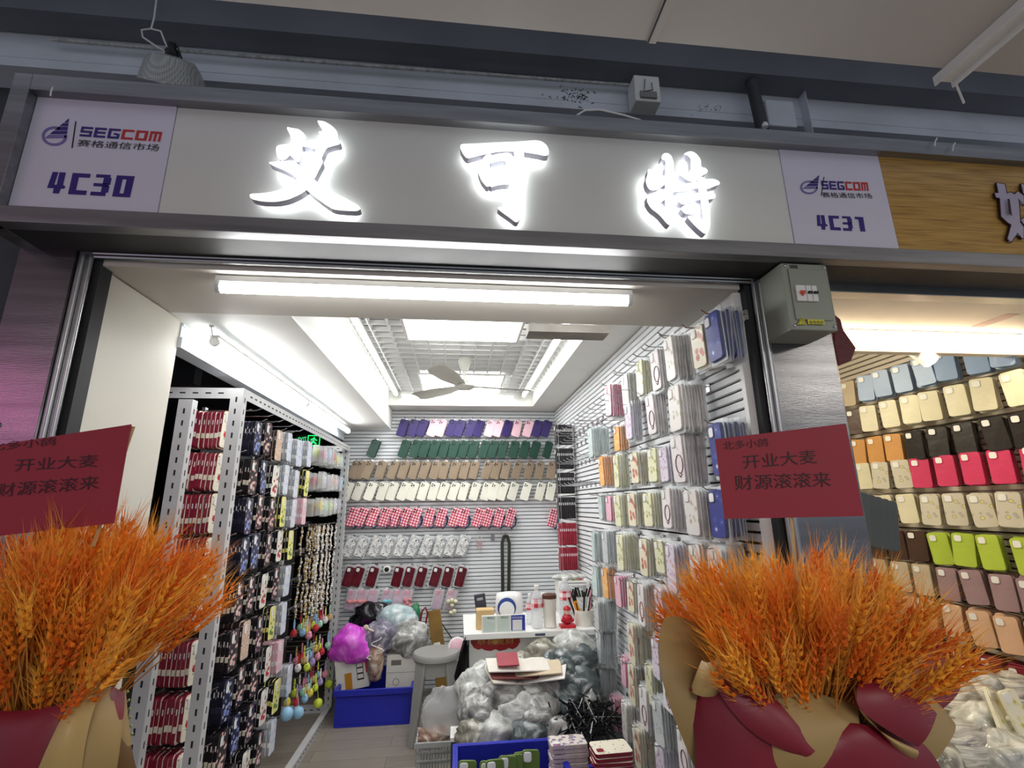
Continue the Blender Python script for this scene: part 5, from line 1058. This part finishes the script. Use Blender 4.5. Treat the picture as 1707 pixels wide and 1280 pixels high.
# ================================================================== the shop on the right
XN = 2.5
wn = mat('warm_white_slat', (222, 212, 198), .5, var=.03)
struct(slats_side(XN, YF, 4.0, 0, H+1.0, -1).build('wall_right_shop_side', [wn, slat_dark], smooth=0)); struct(slats_back(.97, XN, 3.3, 0, H+1.0).build('wall_right_shop_back', [wn, slat_dark], smooth=0))
struct(MB().box(.965, 2.55, YF+.03, 1.78, H+.675, H+.72).box(.965, 2.55, 1.74, 1.78, H+.60, H+.675).box(.965, 2.55, 1.78, 4.0, H+.93, H+.97).build('ceiling', mat('warm_white_ceiling', (232, 224, 210), .6, var=.02)))
tube_light((1.30, 1.70, H+.655), (2.45, 1.70, H+.655), 'lit warm tube light across the front of the right shop', warm_glow, drop=.004)
a = at(1640, 537, Z=H+.674); b_ = at(1700, 524, Z=H+.674); tag(MB().box(min(a.x, b_.x), max(a.x, b_.x), min(a.y, b_.y), max(a.y, b_.y)+.05, H+.6735, H+.6748).build('ceiling_hatch', mat('pinkish_outline', (206, 176, 170), .6)), 'faint rectangular hatch plate in the right shop ceiling', 'hatch')
sp = thing('spotlight', 'white cylindrical spotlight below the tube in the right shop', 'light', at(1530, 590, Y=1.86)); q0, q1 = at(1513, 574, Y=1.80), at(1552, 602, Y=1.74)
MB().tube([q0, q1], .032, 20).build('lamp_body', whitep, sp); d = (q1-q0).normalized(); MB().tube([q1+d*.0006, q1+d*.004], .028, 20).build('lamp_lens', warm_glow, sp); MB().tube([q0, q0+Vector((0, .02, .14))], .008, 8).build('lamp_stem', whitep, sp)
def nk(key, word, col, print_=None, rim=whitep):
    body = mat('right_'+key, col, .35, var=.04, bump=.25, bscale=22) if print_ is None else face_print('right_'+key, col, print_, 30, .3)
    RK[key] = (proto(make_case('glossy_phone_case', word, 'phone case', body, rim=body, w_=.082, h_=.150, t=.011, hole=rim)), word)
nk('blue', 'pale blue phone case', (146, 170, 204)); nk('cream', 'cream phone case', (226, 220, 190)); nk('black', 'black phone case', (34, 30, 28)); nk('pink', 'hot pink phone case', (206, 56, 100)); nk('clear', 'clear phone case with a yellow squiggle print', (206, 200, 182), [(226, 214, 90), (180, 176, 160)])
nk('lime', 'lime green phone case', (178, 200, 70)); nk('mauve', 'mauve phone case', (160, 132, 138)); nk('peach', 'peach phone case', (222, 182, 150)); nk('wine', 'wine red phone case', (128, 20, 40)); nk('tan', 'tan phone case', (206, 150, 84)); nk('brown', 'dark brown phone case', (74, 50, 38)); nk('beige', 'beige phone case', (200, 184, 158))
RR = [(600, 'blue', 'blue', 'blue', 'beige'), (664, 'cream', 'cream', 'cream', 'brown'), (730, 'black', 'black', 'tan', 'tan'), (782, 'pink', 'pink', 'clear', 'cream'), (849, 'clear', 'clear', 'cream', 'beige'), (918, 'lime', 'lime', 'brown', 'brown'), (977, 'mauve', 'mauve', 'beige', 'beige'), (1040, 'peach', 'peach', 'peach', 'cream'), (1112, 'wine', 'wine', 'wine', 'wine')]
rc = random.Random(21)
for ri, (py, c1, c2, c3, c4) in enumerate(RR):
    z = H+rz(1610, py)*(XN-.12)/rx(1610, py)
    for ci in range(11):
        Y_ = 1.66+ci*.125+rc.uniform(-.012, .012); kk = c1 if ci < 4 else c2 if ci < 6 else c3 if ci < 8 else c4
        if ci == 0: tag(MB().tube([(XN-.07, 1.6, z+.082), (XN-.07, 3.0, z+.082)], .003, 6).tube([(XN-.07, 1.6, z+.082), (XN-.002, 1.6, z+.082)], .003, 6).tube([(XN-.07, 3.0, z+.082), (XN-.002, 3.0, z+.082)], .003, 6).build('hanging_rail', chrome), f'chrome rail carrying the {"top" if ri == 0 else ORD[ri]} row of cases in the right shop', 'rail', 'chrome rails in the right shop')
        p, word = RK[kk]; ya = rc.uniform(14, 32); n = 4 if ci < 7 else 2
        for k in range(n):
            put(p, (XN-.125+k*.0165, Y_+k*.008, z+rc.uniform(-.004, .004)), (R(rc.uniform(-2, 2)), R(rc.uniform(-5, 5)), R(-90+ya)), cap_w(f'{word}, {ORD[k]} of column {ORD[ci]} in the {"top" if ri == 0 else ORD[ri]} row, right shop'), f'phone cases in the {"top" if ri == 0 else ORD[ri]} row of the right shop', skip=('camera_frame',) if k else ())
# goods by the pillar, heap of bags and table in the right shop
gp = mat('slate_grey_silicone', (92, 98, 98), .5); s0 = proto(make_case('hanging_tablet_case', 'slate grey case', 'tablet case', gp, w_=.11, h_=.17, t=.012, cam=False))
for k in range(5):
    q = at(1418+k*12, 862+k*3, Y=1.56+k*.016); put(s0, (q.x, q.y, q.z), (0, R(6), R(-24)), f'slate grey case, {ORD[k]} from the pillar in the row beside the red card', 'slate grey cases hanging beside the right pillar')
b = MB(); b.tube([at(1400, 812, Y=1.50), at(1475, 824, Y=1.66)], .003, 6); b.tube([at(1400, 812, Y=1.50), Vector((1.17, 1.475, at(1400, 812, Y=1.5).z))], .003, 6); tag(b.build('hanging_bar', chrome), 'thin chrome bar carrying the slate grey cases beside the right pillar', 'bar')
mp_ = MB(); pts = [(1392, 524), (1402, 532), (1406, 548), (1428, 580), (1420, 600), (1398, 610), (1390, 570)]; mp_.prism([at(x, y, Y=1.46) for x, y in pts][::-1], (0, .03, 0)); tag(mp_.build('maroon_pouch', mat('maroon_leather', (104, 34, 40), .5, bump=.3), bevel=.004), 'maroon pouch hanging behind the fuse box beside the steel pillar', 'pouch')
tbz = at(1650, 1290, Y=1.75).z-.02; td = thing('display_table', 'white display table under the heap of bags in the right shop', 'table', (1.95, 1.9, 0)); MB().box(1.35, 2.36, 1.62, 2.3, tbz-.03, tbz).build('table_top', cw, td)
for x in (1.38, 2.30):
    for y in (1.65, 2.26): MB().box(x, x+.03, y, y+.03, 0, tbz-.03).build('leg', cw, td)
for i, (px, py, wx, hy, Y, mi) in enumerate([(1620, 1140, 70, 40, 2.10, 1), (1600, 1175, 60, 50, 2.00, 0), (1650, 1215, 90, 60, 1.90, 1), (1600, 1245, 80, 60, 1.80, 0), (1680, 1260, 90, 50, 1.75, 1), (1690, 1165, 60, 60, 2.05, 1), (1560, 1262, 60, 50, 1.80, 3), (1640, 1168, 50, 40, 2.02, 3), (1550, 1225, 50, 50, 1.95, 2), (1700, 1215, 60, 50, 1.85, 0)]):
    c = at(px, py, Y=Y); s = Y/740; c.z = max(c.z, tbz+hy*.45*s)
    blob('wrapped_pack', cap_w(f'ribbed plastic wrapped pack, {["topmost", "left upper", "large middle", "lower left", "lower right", "upper right", "bottom left", "small middle", "far left", "right edge"][i]} of the right shop heap'), 'wrapped goods', c, wx*.56*s, .08, hy*.62*s, ramp_mat('ribbed_wrap', [(.3, (120, 118, 112)), (.5, (196, 192, 182)), (.7, (232, 228, 218))], 'NOISE', 8, .2, bump=1, detail=3, stretch=(1, 1, 9)) if i % 2 else wr[mi], i+60, .2, 16, 'wrapped packs heaped in the right shop')
RK['cream'][0]; y0_ = proto(make_case('printed_phone_case', 'cream squiggle print case', 'phone case', face_print('squiggle_print', (236, 232, 208), [(196, 190, 80), (226, 222, 170)], 30, .34), hole=whitep))
q = at(1655, 1183, Y=1.86); put(y0_, (q.x, 1.84, q.z), (R(-25), R(28), R(10)), 'cream squiggle print case lying tilted on the right shop heap')
q = at(1696, 1190, Y=1.80); put(y0_, (q.x, 1.80, q.z), (R(-15), R(-4), R(5)), 'cream squiggle print case at the right edge above the heap')

# ================================================================== wheat bouquets and cards
def make_ear(seed, m_ear, m_awn, m_stem):
    r_ = random.Random(seed); b = MB(); L_ = .082
    for i in range(9):
        for s in (-1, 1):
            z = i*L_/9+(.004 if s > 0 else 0); a_ = r_.uniform(-.35, .35)+(0 if i % 2 else 1.2); dx, dy = s*math.cos(a_), s*math.sin(a_); w_ = .0105*(1-.35*i/9); o = Vector((dx*.0045, dy*.0045, z)); t = Vector((dx*.5, dy*.5, 1)).normalized(); n_ = t.orthogonal().normalized(); q = t.cross(n_)
            b.add([o-t*.002, o+t*.007+n_*w_*.45, o+t*.007+q*w_*.45, o+t*.007-n_*w_*.45, o+t*.007-q*w_*.45, o+t*.017], [(0, 2, 1), (0, 3, 2), (0, 4, 3), (0, 1, 4), (5, 1, 2), (5, 2, 3), (5, 3, 4), (5, 4, 1)], 0)
            for j in range(2):
                ln = r_.uniform(.030, .060); d = (Vector((dx*r_.uniform(.15, .5), dy*r_.uniform(.15, .5), 1))+Vector((r_.uniform(-.15, .15), r_.uniform(-.15, .15), 0))).normalized(); e = o+t*.014; sd = d.orthogonal().normalized()*.00055; u_ = d.cross(sd.normalized())*.00055
                b.add([e+sd, e-sd*.5+u_, e-sd*.5-u_, e+d*ln], [(0, 1, 3), (1, 2, 3), (2, 0, 3)], 1)
    b.tube([(0, 0, .004), (0, 0, -.08), (.003, 0, -.20)], .0013, 4, 2)
    return b
ear_c = [mat('burnt_orange_ear', (240, 132, 24), .7, var=.12, scale=60), mat('amber_ear', (246, 164, 44), .7, var=.12, scale=60), mat('deep_orange_ear', (226, 106, 20), .7, var=.12, scale=60)]
awn_c = [mat('orange_awn', (246, 168, 56), .6, var=0), mat('amber_awn', (248, 190, 84), .6, var=0), mat('rust_awn', (236, 140, 40), .6, var=0)]; stem_c = mat('straw_stem', (196, 128, 50), .7, var=.05)
EARS = []
for i in range(6):
    b = make_ear(i, ear_c[i % 3], None, None); me = bpy.data.meshes.new('wheat_ear'); me.from_pydata([tuple(v) for v in b.v], [], b.f)
    for mm in (ear_c[i % 3], awn_c[i % 3], stem_c): me.materials.append(mm)
    me.polygons.foreach_set('material_index', b.m); me.update(); EARS.append((b, me))
def bouquet(name, label, B, th0, th1, seed, n=100, extra=300, Lm=(.15, .345)):
    t = thing(name, label, 'bouquet', (B.x, B.y, 0)); r_ = random.Random(seed); big = MB()
    for i in range(n+extra):
        u = r_.random(); th = R(th0+(th1-th0)*u+r_.uniform(-3, 3)); ph = R(r_.uniform(-34, 34) if i >= n else r_.uniform(-36, 14))
        d = Vector((math.sin(th), math.sin(ph)*.9, math.cos(th)*math.cos(ph))).normalized(); e_ = abs(u-.5)*2
        L_ = r_.uniform(Lm[0], Lm[1])*(1-.10*e_**2) if i < n else r_.uniform(Lm[0]+.03, Lm[1])*(1-.08*e_**2)
        p = B+d*L_; q = d.to_track_quat('Z', 'Y') @ Euler((r_.uniform(-.12, .12), r_.uniform(-.12, .12), r_.uniform(0, 6.28))).to_quaternion(); s = r_.uniform(.85, 1.12)
        b, me = EARS[r_.randrange(6)]
        if i < n:
            o = bpy.data.objects.new('wheat_stalk', me); COL.objects.link(o); o.parent = t; o.location = p-Vector((B.x, B.y, 0)); o.rotation_mode = 'QUATERNION'; o.rotation_quaternion = q; o.scale = (s, s, s)
        else:
            k0 = [0, 1, 2][EARS.index((b, me)) % 3]; M = Matrix.Translation(p) @ q.to_matrix().to_4x4() @ Matrix.Scale(s, 4); k = len(big.v)
            big.v.extend([M @ v for v in b.v]); big.f.extend([[x+k for x in f] for f in b.f]); big.m.extend([m_*3+k0 if m_ < 2 else 6 for m_ in b.m])
    tag(big.build('wheat_stalks', ear_c+awn_c+[stem_c], t, smooth=0), kind='stuff')
    return t
kraft = mat('olive_kraft_paper', (156, 130, 82), .55, var=.05, scale=5); kraft2 = mat('light_kraft_paper', (176, 148, 94), .45, var=.05, scale=5); redp = mat('wine_red_paper', (118, 22, 40), .45, var=.06, scale=5)
def sheet(t, name, net, mf, mk, n=14, flip=False):
    """curved paper sheet: 4 x 4 net of (px, py, Y) shaped as a bezier patch, two coloured sides"""
    C = [[at(x, y, Y=Y) for x, y, Y in row] for row in net]; bz = lambda a, s: ((1-s)**3, 3*s*(1-s)**2, 3*s*s*(1-s), s**3)[a]
    P = [[sum((C[a][c]*(bz(a, i/n)*bz(c, j/n)) for a in range(4) for c in range(4)), Vector()) for j in range(n+1)] for i in range(n+1)]
    Q = []
    for i in range(n+1):
        r_ = []
        for j in range(n+1):
            du = P[min(i+1, n)][j]-P[max(i-1, 0)][j]; dv = P[i][min(j+1, n)]-P[i][max(j-1, 0)]; nn_ = dv.cross(du); nn_ = nn_.normalized() if nn_.length > 1e-9 else Vector((0, 1, 0)); r_.append(P[i][j]+nn_*.0012*(1 if nn_.y > 0 else -1))
        Q.append(r_)
    b = MB(); b.grid(P, 0); b.grid([r_[::-1] for r_ in Q], 1); return b.build(name, [mf, mk], t, smooth=60)
BR = at(1345, 1300, Y=1.0)
rb = bouquet('wheat_bouquet', 'big bouquet of orange dyed wheat in red and kraft paper, right side', BR, -38, 44, 4)
S = lambda nm, net, a, k: sheet(rb, nm, net, a, k)
S('paper_sheet', [[(1180,1330,.95),(1240,1330,.93),(1290,1320,.94),(1340,1320,.97)], [(1120,1190,.92),(1160,1190,.90),(1220,1200,.92),(1290,1210,.95)], [(1078,1110,.93),(1120,1120,.90),(1190,1150,.93),(1260,1150,.97)], [(1107,1030,.99),(1160,1010,1.02),(1200,1100,1.0),(1285,1110,1.02)]], kraft, redp)
S('paper_sheet', [[(1150,1150,.93),(1155,1140,.92),(1160,1120,.91),(1170,1100,.92)], [(1160,1160,.90),(1172,1150,.89),(1178,1130,.88),(1180,1110,.90)], [(1175,1165,.89),(1190,1150,.87),(1200,1120,.87),(1195,1100,.90)], [(1195,1160,.91),(1212,1140,.89),(1222,1110,.89),(1210,1085,.93)]], kraft2, redp)
S('paper_sheet', [[(1130,1400,.92),(1240,1400,.86),(1340,1400,.86),(1420,1400,.92)], [(1190,1260,.91),(1250,1250,.85),(1310,1260,.85),(1370,1270,.89)], [(1140,1180,.92),(1210,1170,.86),(1270,1180,.86),(1320,1215,.88)], [(1150,1150,.96),(1200,1120,.90),(1250,1110,.89),(1290,1130,.91)]], redp, kraft)
S('paper_sheet', [[(1270,1290,.88),(1330,1290,.86),(1400,1290,.86),(1450,1290,.90)], [(1290,1200,.86),(1340,1260,.83),(1370,1250,.83),(1430,1210,.86)], [(1280,1140,.90),(1330,1190,.86),(1380,1220,.85),(1430,1180,.88)], [(1285,1128,.93),(1310,1105,.93),(1370,1185,.90),(1430,1162,.92)]], kraft, redp)
S('paper_sheet', [[(1180,1120,.91),(1220,1200,.87),(1260,1240,.86),(1340,1262,.86)], [(1200,1110,.90),(1240,1180,.86),(1290,1230,.85),(1350,1262,.85)], [(1215,1100,.91),(1260,1160,.86),(1300,1210,.85),(1358,1255,.85)], [(1240,1118,.93),(1290,1150,.88),(1320,1200,.86),(1362,1246,.86)]], redp, kraft2)
S('paper_sheet', [[(1420,1320,.92),(1460,1320,.90),(1500,1310,.92),(1530,1300,.95)], [(1425,1240,.88),(1480,1250,.86),(1530,1260,.88),(1570,1260,.93)], [(1430,1170,.90),(1480,1150,.88),(1530,1170,.90),(1600,1220,.95)], [(1430,1150,.96),(1470,1125,.96),(1530,1120,.98),(1592,1205,1.0)]], kraft, redp)
S('paper_sheet', [[(1432,1180,.86),(1450,1200,.85),(1490,1225,.85),(1530,1245,.88)], [(1425,1160,.86),(1470,1180,.85),(1510,1200,.85),(1545,1235,.87)], [(1428,1140,.87),(1480,1150,.86),(1520,1170,.86),(1555,1215,.88)], [(1440,1125,.90),(1490,1130,.88),(1530,1145,.88),(1562,1190,.90)]], redp, kraft2)
S('paper_sheet', [[(1420,1150,.90),(1428,1200,.86),(1470,1225,.85),(1530,1250,.87)], [(1424,1140,.89),(1434,1200,.85),(1480,1235,.84),(1534,1256,.86)], [(1430,1138,.90),(1440,1210,.85),(1490,1245,.84),(1530,1262,.87)], [(1436,1146,.92),(1450,1225,.87),(1500,1256,.86),(1524,1268,.89)]], kraft2, redp)
S('paper_sheet', [[(1430,1150,.97),(1470,1160,.96),(1520,1180,.97),(1560,1190,.99)], [(1450,1120,.99),(1500,1130,.98),(1550,1150,.99),(1590,1170,1.0)], [(1470,1100,1.02),(1520,1100,1.0),(1570,1120,1.0),(1605,1150,1.02)], [(1490,1085,1.05),(1540,1068,1.04),(1580,1070,1.04),(1600,1140,1.04)]], redp, kraft)
S('paper_sheet', [[(1350,1400,.90),(1430,1400,.86),(1520,1400,.88),(1600,1380,.95)], [(1340,1300,.87),(1420,1290,.83),(1510,1300,.84),(1580,1290,.92)], [(1330,1250,.87),(1400,1230,.83),(1480,1250,.83),(1560,1260,.90)], [(1340,1235,.90),(1400,1180,.87),(1450,1210,.86),(1540,1240,.90)]], redp, kraft)
def stand(t, B):
    MB().lathe([(.03, .62), (.05, .70), (.10, B.z-.02), (.12, B.z+.05)], 24, 0, Matrix.Translation((B.x, B.y, 0)), cap=False).build('paper_cone', redp, t)
    b = MB(); b.tube([(B.x, B.y, .03), (B.x, B.y, .66)], .012, 10)
    for k in range(3): a_ = R(90+120*k); b.tube([(B.x, B.y, .25), (B.x+.22*math.cos(a_), B.y+.16*math.sin(a_), .008)], .008, 8)
    b.build('stand', blackm, t)
stand(rb, BR)
BL = at(40, 1310, Y=1.0)
lb_ = bouquet('wheat_bouquet', 'bouquet of orange dyed wheat cut by the left edge of view', BL, -40, 36, 8, Lm=(.16, .35))
S = lambda nm, net, a, k: sheet(lb_, nm, net, a, k)
S('paper_sheet', [[(-120,1420,.92),(-20,1420,.86),(80,1420,.86),(150,1400,.92)], [(-100,1300,.90),(-20,1290,.85),(60,1300,.85),(120,1300,.89)], [(-90,1220,.92),(-20,1220,.86),(50,1200,.86),(110,1220,.88)], [(-80,1160,.96),(-20,1200,.90),(60,1185,.88),(128,1168,.90)]], redp, kraft)
S('paper_sheet', [[(60,1400,.92),(90,1400,.90),(130,1400,.91),(170,1380,.94)], [(90,1290,.88),(120,1290,.86),(150,1300,.88),(200,1290,.92)], [(110,1200,.88),(140,1220,.87),(170,1220,.88),(205,1210,.93)], [(125,1160,.94),(165,1110,.95),(185,1150,.95),(207,1155,.98)]], kraft, redp)
S('paper_sheet', [[(60,1290,.87),(85,1290,.86),(110,1295,.87),(135,1300,.89)], [(80,1240,.86),(100,1240,.85),(120,1245,.86),(140,1240,.88)], [(100,1200,.87),(115,1200,.86),(130,1200,.87),(150,1195,.89)], [(120,1165,.90),(135,1160,.89),(150,1160,.90),(165,1158,.92)]], kraft2, redp)
S('paper_sheet', [[(130,1320,.93),(160,1310,.92),(190,1300,.94),(230,1290,.98)], [(140,1260,.92),(165,1260,.91),(190,1255,.93),(215,1240,.97)], [(160,1210,.93),(175,1210,.92),(195,1200,.94),(212,1190,.98)], [(175,1160,.96),(185,1165,.95),(198,1160,.97),(208,1150,1.0)]], mat('dark_olive_paper', (104, 74, 36), .5), kraft)
stand(lb_, BL)
# greeting cards
def card(name, label, corners, Y, lines, col, B):
    t = thing(name, label, 'card', at(*corners[3], Y=Y)); P = [at(x, y, Y=Y) for x, y in corners]
    MB().prism(P[::-1], (0, .0012, 0)).build('card_sheet', col, t)
    b = MB()
    for body, bl, br, tl in lines: text_px(b, body, bl, br, tl, Y-.0009)
    b.build('handwriting', mat('dark_ink', (48, 10, 16), .5), t, smooth=0)
    cx = (P[2]+P[3])/2; MB().tube([cx+Vector((0, .006, .08)), Vector((cx.x*.7+B.x*.3, Y+.02, cx.z-.12))], .003, 6).build('card_stick', mat('bamboo_stick', (190, 160, 110), .7), t)
cardm = mat('crimson_card', (146, 34, 50), .55, var=.03, scale=3)
card('greeting_card', 'red handwritten opening card above the right wheat bouquet', [(1192,732),(1410,706),(1440,860),(1208,865)], .93,
     [('北多小鸽', (1206, 750), (1281, 744), (1205, 736)), ('开业大麦', (1240, 782), (1363, 772), (1237, 759)), ('财源滚滚来', (1226, 817), (1386, 811), (1224, 792))], cardm, BR)
card('greeting_card', 'red handwritten opening card at the left edge above the wheat', [(-90,748),(0,741),(219,707),(190,872),(0,893),(-80,902)], .90,
     [('北多小鸽', (-20, 752), (92, 742), (-18, 738)), ('开业大麦', (24, 786), (162, 778), (27, 765)), ('财源滚滚来', (-8, 829), (163, 815), (-5, 806))], cardm, BL)
# ground goods seen under the left panel
b = MB(); 
for i in range(6): b.tube([at(203+i*2, 1160+i*14, Y=1.95), at(214+i*1.5, 1152+i*14, Y=1.95)], .004, 5)
tag(b.build('green_strap', mat('lime_webbing', (150, 156, 84), .7)), 'lime green strap hanging behind the edge of the left white panel', 'strap')

drop_unused()
